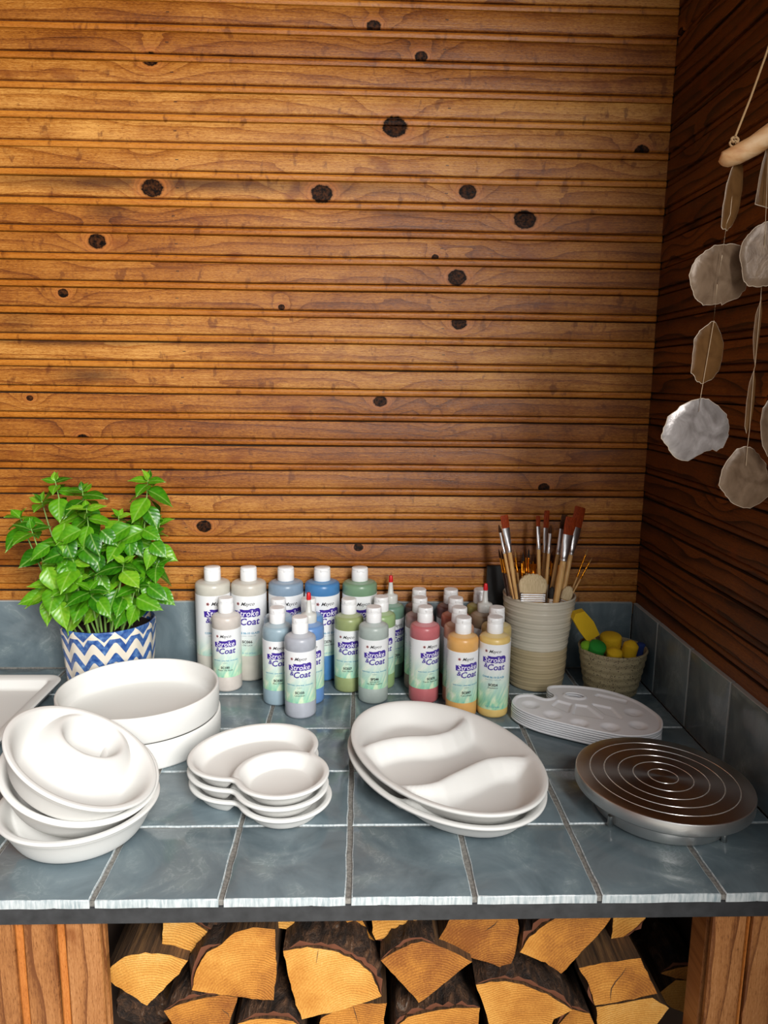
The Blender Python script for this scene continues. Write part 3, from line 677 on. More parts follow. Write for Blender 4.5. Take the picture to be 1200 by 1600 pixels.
for a in (-153.4, -56.5, 62, 140):
    a = math.radians(a); o = link('foot', fix(lathe('foot', [(0, 0), (.0030, 0), (.0034, .0006), (.0034, .014), (0, .014)], M['alu'], 16)), wheel, (.0865*math.cos(a), .0865*math.sin(a), .0001))

# ------------------------------------------------------------------ paint bottles
def label_mat():
    t = NT('printed bottle label', .28); p = t.obj(); s = t.sep(p)
    ang = t.math('ARCTAN2', s[1], s[0]); z = s[2]
    fn = t.noise(t.comb(t.math('MULTIPLY', ang, 1.2), t.math('MULTIPLY_ADD', z, 38., t.math('MULTIPLY', ang, -1.1)), 2.), 1.4, 3, .5, .8)
    g = t.math('MULTIPLY', t.math('SUBTRACT', .088, z), 16., clamp=True)   # overall print gradient of the label artwork
    c2 = t.ramp(fn, [(.32, lin(112, 190, 168)), (.48, lin(160, 214, 178)), (.6, lin(206, 230, 190)), (.72, lin(234, 240, 222))])
    t.col(t.mix(g, lin(232, 234, 236), c2)); return t.m
M['label'] = label_mat()
M['cap'] = plain('white bottle cap', (236, 237, 238), .35)
M['clear_cap'] = NT('translucent cap', .3).col(lin(206, 208, 204)).m
M['red'] = plain('red tip', (206, 24, 34), .35)
M['ink_purple'] = plain('purple ink', (62, 36, 146), .4); M['ink_black'] = plain('black ink', (32, 30, 34), .4)
M['ink_teal'] = plain('teal ink', (64, 148, 182), .4); M['ink_white'] = plain('white ink', (236, 234, 244), .4); M['ink_rose'] = plain('rose ink', (176, 112, 112), .4)
M['ink_grey'] = plain('grey ink', (120, 150, 150), .4)
INK = ['ink_purple', 'ink_white', 'ink_black', 'ink_teal', 'ink_rose', 'ink_grey']
dg = None; TXT = {}
def text_geo(s, size, shear=0., bold=0.):
    key = (s, size, shear, bold)
    if key in TXT: return TXT[key]
    c = bpy.data.curves.new('t', 'FONT'); c.body = s; c.size = size; c.shear = shear; c.offset = bold; c.align_x = 'CENTER'; c.resolution_u = 2
    o = bpy.data.objects.new('t', c); COL.objects.link(o); d = bpy.context.evaluated_depsgraph_get(); d.update()
    me = bpy.data.meshes.new_from_object(o.evaluated_get(d)); V = [(v.co.x, v.co.y) for v in me.vertices]; F = [tuple(p.vertices) for p in me.polygons]
    bpy.data.objects.remove(o); bpy.data.curves.remove(c); bpy.data.meshes.remove(me); TXT[key] = (V, F); return V, F
def print_mesh(r, z0, z1, code, name, big, cone=False, code2=None):
    """flat print laid round the label, logo to small type from top to bottom"""
    V, F, MM = [], [], []; h = z1-z0; sc_ = r/.0255
    def put(geo, x, z, mat, lift, rot=0, sx=1, sy=1):
        v0 = len(V); vv, ff = geo
        for a, b in vv:
            a2, b2 = a*sx, b*sy; a3 = a2*math.cos(rot)-b2*math.sin(rot)+x; b3 = a2*math.sin(rot)+b2*math.cos(rot)+z
            an = a3/r-PI/2; R_ = r+lift; V.append((R_*math.cos(an), R_*math.sin(an), b3))
        for f in ff: F.append(tuple(i+v0 for i in f)); MM.append(INK.index(mat))
    def blob(w, hh, n=14, rough=0., seed=1):
        q = random.Random(seed); top = []; bot = []
        for i in range(n+1):
            x = -w/2+w*i/n; top.append((x+q.uniform(-rough, rough), hh/2+q.uniform(-rough, rough))); bot.append((x+q.uniform(-rough, rough), -hh/2+q.uniform(-rough, rough)))
        return top+bot, [(i, i+n+1, i+n+2, i+1) for i in range(n)]
    zt = z1-.013*sc_
    for a in range(5):                 # small rosette mark
        an = 2*PI*a/5; put(blob(.0022*sc_, .0017*sc_, 2), -.0128*sc_+.0013*sc_*math.cos(an), zt+.001*sc_+.0013*sc_*math.sin(an), 'ink_rose', .00022, an)
    put(blob(.0018*sc_, .0018*sc_, 2), -.0128*sc_, zt+.001*sc_, 'ink_black', .0003)
    put(text_geo('Mayco', .0074*sc_, .45, .00004), .0012*sc_, zt-.0012*sc_, 'ink_black', .0003, .02)
    zs = zt-.0168*sc_
    put(blob(.0385*sc_, .0094*sc_, 24, .0006*sc_, 3), .0008*sc_, zs+.0034*sc_, 'ink_purple', .0002, .03)
    put(blob(.029*sc_, .0024*sc_, 14, .0006*sc_, 5), .004*sc_, zs+.0090*sc_, 'ink_purple', .0002, .06)
    put(text_geo('Stroke', .0122*sc_, .22, .00012*sc_), .0006*sc_, zs, 'ink_white', .00034, .03)
    put(text_geo('&', .0105*sc_, .2, .0002*sc_), -.0135*sc_, zs-.0098*sc_, 'ink_purple', .0003)
    put(text_geo('Coat', .0142*sc_, .2, .0003*sc_), .0034*sc_, zs-.0130*sc_, 'ink_purple', .0003, .02)
    zz = zs-.0268*sc_
    if cone:
        put(text_geo('CONE 06-10 GLAZE', .0042*sc_, 0, .00012), 0, zz, 'ink_teal', .0003); put(text_geo('NON-TOXIC / FOOD SAFE', .0022*sc_), 0, zz-.0036*sc_, 'ink_grey', .0003)
    else:
        put(text_geo('NON-TOXIC - LEAD-FREE - FOOD SAFE', .0026*sc_, 0, .00006), 0, zz, 'ink_teal', .0003); put(text_geo('brillante', .0026*sc_), 0, zz-.0038*sc_, 'ink_grey', .0003)
    zz -= .0135*sc_
    put(text_geo(code, .0056*sc_, 0, .00022), 0, zz, 'ink_black', .0003); zz -= .0042*sc_
    if code2: put(text_geo(code2, .0036*sc_), 0, zz, 'ink_black', .0003); zz -= .0036*sc_
    put(text_geo(name, .0040*sc_), 0, zz, 'ink_black', .0003)
    if big: put(text_geo('16 FL OZ (473ml)', .0032*sc_), 0, z0+.005, 'ink_teal', .0003)
    elif cone: put(text_geo('8 FL OZ (236ml)', .0034*sc_), 0, z0+.005, 'ink_teal', .0003)
    # column of small type on the label's side
    for i in range(int(h*.62/.0026)):
        w_ = .009+.004*((i*7) % 5)/5; put(blob(w_, .0007, 3), -r*1.75+(w_-.013)/2, z1-.010-i*.0026, 'ink_grey', .0003)
    return mesh('print', V, F, [M[k_] for k_ in INK], MM, False)
GEO = {}
def bottle_geo(kind):
    if kind in GEO: return GEO[kind]
    if kind == 'big': r, zs, zl0, zl1, zc, H, rc = .0313, .176, .047, .1585, .1805, .204, .0149
    elif kind == 'full': r, zs, zl0, zl1, zc, H, rc = .0252, .131, .0135, .1245, .1375, .163, .0132
    else: r, zs, zl0, zl1, zc, H, rc = .0252, .131, .026, .1125, .1375, .163, .0132
    body = [(0, .0016), (r*.72, .0010), (r*.86, 0), (r*.95, .0008), (r, .0040), (r, zl0-.0006), (r-.0003, zl0), (r-.0003, zl1), (r, zl1+.0006), (r, zs-.006), (r*.985, zs-.0022), (r*.93, zs+.0004),
            (r*.80, zs+.0022), (rc+.0022, zc-.0022), (rc-.001, zc-.0006), (rc-.001, zc+.004), (0, zc+.004)]
    mi = [0]*12+[1]*4
    lab = [(r-.0003, zl0+.0008), (r+.00012, zl0+.0009), (r+.00012, zl1-.0009), (r-.0003, zl1-.0008)]
    # flip cap: skirt, flat lid with slight overhang and a thumb notch
    cap = [(0, zc), (rc*.98, zc), (rc, zc+.0006), (rc*.985, zc+.0150*H/.163), (rc*.96, zc+.0154*H/.163), (rc*.965, zc+.0160*H/.163), (rc*.975, zc+.0168*H/.163), (rc*.965, H-.0014), (rc*.90, H-.0002), (rc*.3, H), (0, H)]
    GEO[kind] = (r, zl0, zl1, body, mi, lab, cap, zc, rc, H); return GEO[kind]
ME = {}
def shared(key, fn):
    if key not in ME: ME[key] = fn()
    return ME[key]
def tab_mesh(zc, rc, H):
    b = bmesh.new(); bmesh.ops.create_cube(b, size=1)
    for v in b.verts: v.co = Vector((v.co.x*rc*.9, -rc*.93+v.co.y*rc*.22, H-.0044+v.co.z*.0034))
    bmesh.ops.bevel(b, geom=b.edges[:], offset=.0007, segments=2, affect='EDGES'); me = bpy.data.meshes.new('lid_tab'); b.to_mesh(me); b.free(); me.materials.append(M['cap']); return me
def paint(name, rgb):
    rgb = tuple(int(c*.86+196*.14) for c in rgb); t = NT('paint '+name, .32); n_ = t.noise(t.obj(), 60, 2); a = tuple(lin(*rgb)); d_ = tuple(c*.9 for c in a[:3])+(1,)
    t.col(t.ramp(n_, [(.3, d_), (.7, a)])); m1 = t.m
    m2 = plain('frosted shoulder '+name, tuple(int(c*.72+200*.28) for c in rgb), .35); return m1, m2
BO = [  # kind, x, y, colour, turn, code, name, extra, tip, label
 ('small', -.2210, .5463, (204, 194, 186), -.15, 'SC100', "Makin' Me Blush", None, 0, 'small blush-cream paint bottle before the two tall cream ones'),
 ('small', -.1263, .4900, (142, 168, 182), 0, 'SC030', 'Blue Dawn', None, 0, 'small pale blue paint bottle just left of the lavender-grey front one'),
 ('small', -.1300, .5414, (150, 176, 196), .1, 'SC011', 'Blue Yonder', None, 0, 'small light blue paint bottle hidden behind the pale blue one, white cap'),
 ('small', -.0744, .4925, (84, 132, 196), .1, 'SC012', 'Moody Blue', None, 1, 'small mid-blue paint bottle with clear nozzle and red tip'),
 ('small', -.0783, .5440, (84, 138, 202), .1, 'SC045', 'My Blue', None, 0, 'small blue white-capped bottle directly behind the red-tipped blue one'),
 ('small', -.0849, .4413, (168, 172, 184), -.05, 'SC103', 'Lavendear', None, 0, 'small lavender-grey paint bottle, frontmost of the left bottles'),
 ('small', -.0087, .5421, (142, 156, 96), -.08, 'SC027', 'Sour Apple', None, 0, 'small olive green paint bottle at the centre of the back-left rows'),
 ('small', .0336, .4956, (164, 178, 172), .1, 'SP246', 'My Blue Heaven', 'SPECKLED', 0, 'small pale grey-green paint bottle in front of the leaf-green one'),
 ('small', .0478, .5550, (142, 174, 112), .1, 'SC078', 'Lettuce Alone', None, 0, 'small leaf-green paint bottle behind the pale grey-green one'),
 ('small', .0659, .6034, (98, 138, 116), .5, 'SC026', 'Green Thumb', None, 1, 'small sea-green paint bottle with red-tipped nozzle by the wall'),
 ('big', -.2531, .5985, (200, 196, 184), .2, 'SC016', 'Cotton Tail', None, 0, 'tall cream paint bottle, leftmost against the wall'),
 ('big', -.1889, .5985, (202, 196, 184), -.15, 'SC066', 'Old Lace', None, 0, 'tall cream paint bottle, second from the left against the wall'),
 ('big', -.1225, .5985, (122, 148, 172), .2, 'SC028', 'Blue Isle', None, 0, 'tall dusty blue paint bottle against the wall'),
 ('big', -.0575, .5985, (52, 118, 180), .25, 'SC076', 'Cara-bein Blue', None, 0, 'tall bright blue paint bottle against the wall'),
 ('big', .0098, .5985, (108, 146, 112), .15, 'SC036', 'Irish Luck', None, 0, 'tall green paint bottle against the wall'),
 ('small', .1197, .4963, (190, 92, 98), .5, 'SC073', 'Candy Apple Red', None, 0, 'small rose red paint bottle behind the three-section dish'),
 ('small', .1150, .5500, (150, 118, 116), .5, 'SC018', 'Rose', None, 0, 'small mauve-grey paint bottle just behind the rose red one'),
 ('small', .1177, .6034, (96, 66, 66), .5, 'SC075', 'Plum', None, 0, 'small dark plum paint bottle by the wall behind the mauve one'),
 ('small', .1753, .6025, (102, 66, 66), .4, 'SC013', 'Grapel', None, 0, 'small dark maroon paint bottle by the wall behind the coral one'),
 ('small', .1777, .5495, (196, 104, 82), .4, 'SC050', 'Coral', None, 0, 'small coral paint bottle third from the front of its line'),
 ('small', .1768, .4938, (200, 146, 118), .4, 'SC002', 'Melon', None, 0, 'small peach paint bottle directly behind the orange one'),
 ('small', .1763, .4408, (228, 166, 84), .33, 'SC097', 'Cant-elope', None, 0, 'small orange paint bottle at the front, left of the yellow one'),
 ('small', .2294, .5517, (134, 110, 84), .4, 'SC014', 'Java', None, 1, 'small brown paint bottle with clear nozzle and red tip'),
 ('small', .2299, .6034, (158, 148, 72), .3, 'SC055', 'Olive', None, 0, 'small olive-yellow paint bottle by the wall behind the brown one'),
 ('small', .2400, .4945, (196, 172, 102), .3, 'SC042', 'Butter', None, 0, 'small mustard paint bottle directly behind the front yellow one'),
 ('full', .2280, .4427, (226, 190, 104), 0, 'SC024', 'Dandelion', None, 0, 'small yellow paint bottle at the front right, with the tallest label'),
]
for i, (kd, bx, by, rgb, turn, code, nm, c2, tip, lab) in enumerate(BO):
    r, zl0, zl1, body, mi, lb, cap, zc, rc, H = bottle_geo(kd)
    face = math.atan2(CAM[1]-by, CAM[0]-bx)+PI/2     # turned towards the viewer, then by 'turn'
    root = tag(empty('paint_bottle', (bx, by, .0003), (0, 0, face+turn)), lab, 'paint bottle', 'large paint bottles' if kd == 'big' else 'small paint bottles')
    m1, m2 = paint(nm, rgb)
    link('body', fix(lathe('body', body, [m1, m2], 40, mi)), root)
    la = link('label', shared(('label', kd), lambda: fix(lathe('label', lb, M['label'], 48))), root)
    link('print', print_mesh(r+.00012, zl0, zl1, code, nm, kd == 'big', kd in ('big', 'full'), c2), la)['kind'] = 'stuff'
    if tip:
        pr = [(0, zc), (.0128, zc), (.0131, zc+.001), (.0131, zc+.0125), (.0118, zc+.0145), (.0066, zc+.0158), (.0052, zc+.018), (.0030, zc+.042), (0, zc+.042)]
        link('nozzle', shared('noz', lambda: fix(lathe('nozzle', pr, M['clear_cap'], 28))), root)
        link('red_tip', shared('tip', lambda: fix(lathe('red_tip', [(0, zc+.038), (.0039, zc+.038), (.0040, zc+.041), (.0032, zc+.0485), (.0024, zc+.0500), (0, zc+.0503)], M['red'], 20))), root)
    else:
        cp = link('cap', shared(('cap', kd), lambda: fix(lathe('cap', cap, M['cap'], 36))), root)
        link('lid_tab', shared(('tab', kd), lambda: tab_mesh(zc, rc, H)), cp)

# ------------------------------------------------------------------ ridged stoneware cup of brushes
CC = Vector((.3275, .565)); CH = .166
t = NT('two-tone stoneware', .2); s = t.sep(t.obj()); nz = t.noise(t.obj(), 30, 3)
e = t.math('MULTIPLY', t.math('SUBTRACT', t.math('ADD', s[2], t.math('MULTIPLY', nz, .006)), .0785), 900., clamp=True)
c = t.mix(e, lin(188, 170, 134), lin(218, 212, 196)); c = t.mix(t.math('MULTIPLY', t.noise(t.comb(0., 0., t.math('MULTIPLY', s[2], 140.)), 1., 3), .5), c, lin(172, 160, 134)); t.col(c); M['cup'] = t.m
prof = [(0, .0), (.0445, .0), (.0470, .0015)]
for i in range(1, 121):
    z = .0015+(CH-.0015)*i/120; u = z/CH
    base = .0475+.0150*u+.0012*math.sin(u*9)
    prof.append((base+.00034*math.sin(z*2*PI/.0128+1.1*math.sin(z*47))+.0003*math.sin(z*2*PI/.0051)+(.0006 if i > 116 else 0), z))
rt = prof[-1][0]
prof += [(rt-.0012, CH+.0012), (rt-.0032, CH+.0004), (rt-.0042, CH-.004), (.052, .08), (.044, .008), (0, .006)]
cup = tag(link('brush_cup', fix(lathe('brush_cup', prof, M['cup'], 72)), None, (CC.x, CC.y, .0002)), 'tall ridged cream and beige stoneware cup full of paintbrushes', 'cup')

M['pine_handle'] = NT('pale handle', .4); t = M['pine_handle']; s = t.sep(t.obj()); t.col(t.ramp(t.noise(t.comb(t.math('MULTIPLY', s[0], 300.), t.math('MULTIPLY', s[1], 300.), t.math('MULTIPLY', s[2], 20.)), 1., 3), [(.3, lin(196, 146, 84)), (.7, lin(222, 180, 118))])); M['pine_handle'] = t.m
M['ferrule'] = plain('nickel ferrule', (232, 232, 234), .33, Metallic=1.)
M['gold'] = plain('brass ferrule', (232, 152, 40), .25, Metallic=1.)
M['dark_handle'] = plain('dark brown handle', (70, 40, 26), .35)
def bristle(name, a, b, c=None):
    t = NT(name, .6); t.b.inputs['Specular IOR Level'].default_value = .15; s = t.sep(t.obj()); n_ = t.noise(t.comb(t.math('MULTIPLY', s[0], 900.), t.math('MULTIPLY', s[1], 900.), t.math('MULTIPLY', s[2], 40.)), 1., 3)
    t.col(t.ramp(n_, [(.3, lin(*a)), (.7, lin(*b))])); t.bump(n_, .6, .001); return t.m
M['br_red'] = bristle('russet bristle', (104, 34, 10), (158, 62, 20)); M['br_dark'] = bristle('dark bristle', (40, 22, 14), (84, 48, 26)); M['br_hake'] = bristle('goat hair', (188, 164, 124), (226, 206, 168)); M['br_tan'] = bristle('tan bristle', (120, 84, 44), (176, 132, 80)); M['br_black'] = bristle('black bristle', (26, 24, 24), (60, 56, 52))
K3 = lambda x, y: (740+x*.25, 780+y*.25)
def brush(tip, fb, ft, rim, yt, yr, wt, wf, hm, fm, bm, label, group, hr=None, flat=True, taper=.8):
    """tip/bristle foot/ferrule foot/rim crossing in the crop frame; yt, yr depth at tip and at the rim; wt, wf widths in metres"""
    Tp = at(*K3(*tip), 1, yt); Rm = at(*K3(*rim), 1, yr)
    d = (Rm-Tp); L = d.length; d.normalize()
    def par(q):
        P = Vector(K3(*q)); a = Vector(K3(*tip)); b = Vector(K3(*rim)); return ((P-a).dot(b-a))/((b-a).length_squared)*L
    s1, s2 = par(fb), par(ft)
    # continue handle inside the cup until close to its wall or floor
    e = L
    while e < L+.16:
        q = Tp+d*(e+.004); u = max(q.z, .0)/CH; rin = .044+(.054-.044)*u-.004
        if q.z < .012 or (q.z < CH and math.hypot(q.x-CC.x, q.y-CC.y) > rin): break
        e += .004
    e = max(e, s2+.03)
    hr = hr or wf*.42
    root = tag(empty('paintbrush', Tp+d*e), label, 'paintbrush', group)
    iv = Matrix.Translation(Tp+d*e).inverted()
    def add(nm, me): o = link(nm, me, root); me.transform(iv)
    n_ = 10
    add('handle', tube('handle', [Tp+d*(s2-.002), Tp+d*(s2+.012), Tp+d*(s2+(e-s2)*.35), Tp+d*((s2+e)/2), Tp+d*(e-.001)], [wf*.42, hr, hr*1.08, hr*.95, hr*taper], hm, n_))
    fl = .35 if flat else 1
    w1 = wt*.5 if flat else wf*.42
    add('ferrule', tube('ferrule', [Tp+d*s1, Tp+d*(s1+(s2-s1)*.25), Tp+d*(s1+(s2-s1)*.62), Tp+d*(s2-.0042), Tp+d*(s2-.0038), Tp+d*(s2-.0030), Tp+d*(s2-.0024), Tp+d*(s2-.0008), Tp+d*s2], [w1, w1*.96, (w1+wf*.45)/2, wf*.47, wf*.52, wf*.52, wf*.46, wf*.5, wf*.46], fm, 12, [fl, fl, .7, 1, 1, 1, 1, 1, 1], (1, .25, 0)))
    if flat: add('bristles', tube('bristles', [Tp, Tp+d*.0015, Tp+d*(s1*.5), Tp+d*(s1+.003)], [wt*.46, wt*.52, wt*.54, wt*.46], bm, 12, [.06, .12, .25, .3], (1, .25, 0)))
    else: add('bristles', tube('bristles', [Tp, Tp+d*(s1*.35), Tp+d*(s1*.75), Tp+d*(s1+.002)], [wf*.04, wf*.28, wf*.42, wf*.36], bm, 8))
    return root
GBR = 'flat and round paintbrushes in the tall cup'
brush((190, 100), (198, 180), (226, 330), (268, 612), .535, .522, .0135, .0085, M['pine_handle'], M['ferrule'], M['br_red'], 'flat paintbrush with russet bristles, second from the left in the cup', GBR)
brush((157, 158), (168, 208), (196, 338), (250, 612), .545, .528, .006, .0066, M['pine_handle'], M['ferrule'], M['br_dark'], 'narrow pointed paintbrush at the far left of the cup', GBR, flat=False)
brush((403, 104), (403, 170), (404, 312), (410, 560), .575, .560, .0078, .0078, M['pine_handle'], M['ferrule'], M['br_red'], 'upright flat paintbrush with short square russet tip', GBR)
brush((459, 70), (440, 178), (434, 332), (428, 560), .590, .578, .010, .0072, M['pine_handle'], M['ferrule'], M['br_red'], 'paintbrush with a tall slanting russet tip at the middle back', GBR)
brush((483, 160), (477, 213), (466, 338), (450, 560), .565, .556, .005, .0070, M['pine_handle'], M['ferrule'], M['br_dark'], 'small round-tipped paintbrush in the middle of the cup', GBR, flat=False)
brush((570, 98), (553, 186), (526, 345), (482, 600), .570, .548, .0115, .0086, M['pine_handle'], M['ferrule'], M['br_dark'], 'flat paintbrush with dark tip, left neighbour of the two widest', GBR)
brush((612, 112), (594, 222), (562, 386), (515, 632), .540, .524, .0205, .0125, M['pine_handle'], M['ferrule'], M['br_red'], 'wide paintbrush with thick pale handle, in front on the right', GBR, hr=.0058)
brush((668, 48), (652, 178), (616, 350), (556, 600), .575, .545, .0205, .0100, M['pine_handle'], M['ferrule'], M['br_red'], 'widest paintbrush, tallest of all, leaning right', GBR)
GT = 'thin brass-ferruled paintbrushes in the tall cup'
def thin(tip, rim, yt, yr, lab, hm='pine_handle', bm='br_dark', s=(.16, .42), wf=.0042):
    T_ = Vector(tip); R_ = Vector(rim); brush(tip, tuple(T_.lerp(R_, s[0])), tuple(T_.lerp(R_, s[1])), rim, yt, yr, .003, wf, M[hm], M['gold'], M[bm], lab, GT, flat=False)
thin((716, 305), (600, 610), .570, .556, 'thin tan-tipped paintbrush leaning right, nearer the middle of the right pair', bm='br_tan', s=(.14, .60), wf=.0038)
thin((742, 362), (606, 612), .560, .545, 'thin tan-tipped paintbrush leaning furthest right', bm='br_tan', s=(.14, .55), wf=.0038)
thin((156, 308), (212, 608), .560, .545, 'thin dark-tipped paintbrush leaning furthest left', 'dark_handle', s=(.2, .5))
thin((172, 315), (224, 608), .548, .536, 'thin dark-tipped paintbrush second from the left rim of the cup', 'dark_handle', s=(.2, .5))
thin((182, 330), (236, 608), .570, .550, 'thin paintbrush with a pale handle close to the left rim', s=(.16, .5))
thin((256, 305), (290, 600), .590, .575, 'thin tan-tipped paintbrush right of the second flat brush', bm='br_tan', s=(.2, .52))
CL = 'thin gold-ferruled paintbrush in the dense cluster behind the pale wide hair brush'
for (a, b) in [((298, 350), (310, 590)), ((309, 330), (318, 590)), ((326, 300), (336, 590)), ((345, 305), (344, 590)), ((362, 350), (360, 590)), ((372, 330), (372, 590)), ((386, 350), (384, 590)), ((440, 340), (436, 590)), ((488, 330), (480, 590)), ((497, 345), (470, 590)), ((597, 440), (560, 600)), ((535, 360), (520, 590))]:
    thin(a, b, rnd.uniform(.575, .60), rnd.uniform(.57, .59), CL, rnd.choice(['dark_handle', 'pine_handle']), rnd.choice(['br_dark', 'br_black', 'br_dark']), (.22, .55), .0046)
def hake(cx, z, w, h, y, label, rot, mat, bandm):
    root = tag(empty('hair_brush', (cx, y, z)), label, 'paintbrush', 'wide hair brushes in the tall cup'); root.rotation_euler = (math.radians(-6), rot, 0)
    n, m_ = 18, 8; V = []; F = []
    for s_ in (-1, 1):
        for j in range(m_+1):
            v = j/m_
            for i in range(n+1):
                u = -1+2*i/n; top = h*(1-.38*abs(u)**2.4)+.0012*math.sin(i*2.3)
                V.append((u*w/2*(1+.10*math.sin(v*PI*.8)), s_*(.0055*(1-v**2.5*.8)*(1-.5*u**4)), top*v))
    K = (m_+1)*(n+1)
    for o_ in (0, K):
        for j in range(m_):
            for i in range(n): a = o_+j*(n+1)+i; F.append((a, a+1, a+n+2, a+n+1))
    for j in range(m_):
        for i in (0, n): a = j*(n+1)+i; F.append((a, a+n+1, a+n+1+K, a+K))
    for i in range(n): a = m_*(n+1)+i; F.append((a, a+1, a+1+K, a+K))
    link('bristles', fix(mesh('bristles', V, F, mat)), root)
    for k_ in range(4): link('binding', box('binding', (-w/2*.97, -.0068, -.0145+k_*.0036), (w/2*.97, .0068, -.0122+k_*.0036), bandm, .0006), root)
    link('handle', box('handle', (-w/2*.80, -.004, -.024), (w/2*.80, .004, .0), M['pine_handle'] if bandm is M['ferrule'] else M['dark_handle'], .001), root)
q = at(*K3(375, 592), 1, .5145); hake(q.x, q.z, .0440, .0325, .5225, 'wide pale goat-hair brush standing bristles up at the front of the cup', .02, M['br_hake'], M['ferrule'])
q = at(*K3(578, 618), 1, .535); hake(q.x-.001, q.z-.003, .018, .024, .538, 'small pale hair brush leaning at the right rim of the cup', .35, M['br_hake'], M['ferrule'])
q = at(*K3(487, 618), 1, .530); hake(q.x, q.z-.001, .010, .020, .532, 'small black-haired brush between the wide hair brush and thick handle', .05, M['br_black'], M['ferrule'])

# black box behind the cup
tag(link('black_box', box('black_box', (.2428, .6175, .0003), (.2840, .6300, .2020), plain('matt black plastic', (20, 20, 21), .5), .0015)), 'narrow matt black upright box against the wall between bottles and cup', 'box')

# ------------------------------------------------------------------ speckled cup with foam daubers
t = NT('speckled stoneware', .5); o_ = t.obj(); v1 = t.n('TexVoronoi'); t.put(v1.inputs['Vector'], o_); v1.inputs['Scale'].default_value = 330
n1 = t.noise(o_, 90, 2); sp = t.math('MULTIPLY', t.math('SUBTRACT', t.math('MULTIPLY', n1, .62), v1.outputs['Distance'], clamp=True), 14., clamp=True)
s = t.sep(o_); base = t.ramp(t.noise(o_, 18, 3), [(.3, lin(150, 138, 106)), (.7, lin(172, 160, 126))]); lower = t.math('MULTIPLY', t.math('SUBTRACT', .017, s[2]), 500., clamp=True)
c = t.mix(t.math('MULTIPLY', lower, .45), base, lin(126, 116, 88)); t.col(t.mix(t.math('MULTIPLY', sp, .9), c, lin(50, 36, 24))); M['speck'] = t.m
SC = Vector((.4535, .5315)); SH = .0800
prof = [(0, .0), (.0400, .0), (.0425, .0015)]+[(.0440+.0150*(z/SH)**.9+.0006*math.sin(z*500), z) for z in np.linspace(.003, SH-.002, 30)]
rt = prof[-1][0]; prof += [(rt-.0006, SH), (rt-.003, SH+.0004), (rt-.0045, SH-.002), (.0505, .035), (.040, .008), (0, .006)]
tag(link('sponge_cup', fix(lathe('sponge_cup', prof, M['speck'], 64)), None, (SC.x, SC.y, .0002)), 'short speckled brown stoneware cup holding coloured foam daubers in the corner', 'cup')
def foam(name, rgb):
    t = NT('foam '+name, .85); n_ = t.noise(t.obj(), 700, 2); t.col(t.mix(n_, tuple(c*.8 for c in lin(*rgb)[:3])+(1,), lin(*rgb))); t.bump(n_, .7, .0015); return t.m
FY, FG, FL, FB = foam('yellow', (236, 192, 22)), foam('green', (30, 142, 44)), foam('lime', (120, 178, 30)), foam('blue', (22, 52, 120))
def dauber(px, py, y, r, h, m_, tilt, label, dome=.08):
    c = at(*K3(px, py), 1, y); prof = [(0, -h*.5), (r*.8, -h*.5), (r*.97, -h*.44), (r, -h*.35), (r, h*.30), (r*.975, h*.42), (r*.88, h*.48), (r*.4, h*.5+r*dome*.4), (0, h*.5+r*dome*.5)]
    root = tag(empty('foam_dauber', c), label, 'sponge', 'foam daubers in the speckled cup'); root.rotation_euler = tilt
    link('foam', fix(lathe('foam', prof, m_, 28)), root)
    link('stick', tube('stick', [(0, 0, -h*.45), (0, 0, -h*.5-.030)], .0028, M['pine_handle'], 10), root)
dauber(855, 898, .553, .0190, .032, FY, (.12, -.05, 0), 'largest yellow foam dauber, standing at the back of the speckled cup')
dauber(975, 945, .528, .0130, .026, FY, (.1, .18, 0), 'rounded yellow foam dauber on the right beside the blue one', .9)
dauber(878, 975, .5065, .0135, .018, FY, (.25, 0, 0), 'low yellow foam dauber peeking over the front rim', .6)
dauber(770, 935, .512, .0145, .020, FG, (.5, .12, 0), 'dark green foam dauber at the front left of the speckled cup', .5)
dauber(706, 925, .522, .0090, .018, FL, (.3, -.4, 0), 'lime green foam piece tucked at the left rim', .5)
dauber(1040, 940, .535, .0075, .024, FB, (0, .15, 0), 'dark blue foam dauber at the right rim', .3)
# slanted foam brush
A = at(*K3(648, 708), 1, .520); B = at(*K3(742, 858), 1, .535); d = (B-A).normalized()
fb = tag(empty('foam_brush', B), 'yellow chisel-ended foam brush leaning out over the left rim', 'foam brush')
xa = Vector((0, 1, 0)); ya = d.cross(xa).normalized(); Lf = (B-A).length; V = []
for sgn in (-.0075, .0075):
    for (u, v) in ((.002, -.0085), (-.004, .0035), (.004, .0102), (Lf*.55, .0112), (Lf, .0098), (Lf+.0006, -.0092), (Lf*.5, -.0116)): V.append(A-B+d*u+ya*(-v*1.28)+xa*sgn*1.2)
F = [tuple(range(7)), tuple(range(13, 6, -1))]+[(i, (i+1) % 7, (i+1) % 7+7, i+7) for i in range(7)]
me = fix(mesh('foam', V, F, FY, None, False)); link('foam', me, fb)
link('stick', tube('stick', [-d*.004, d*.034], .0030, M['pine_handle'], 10), fb)

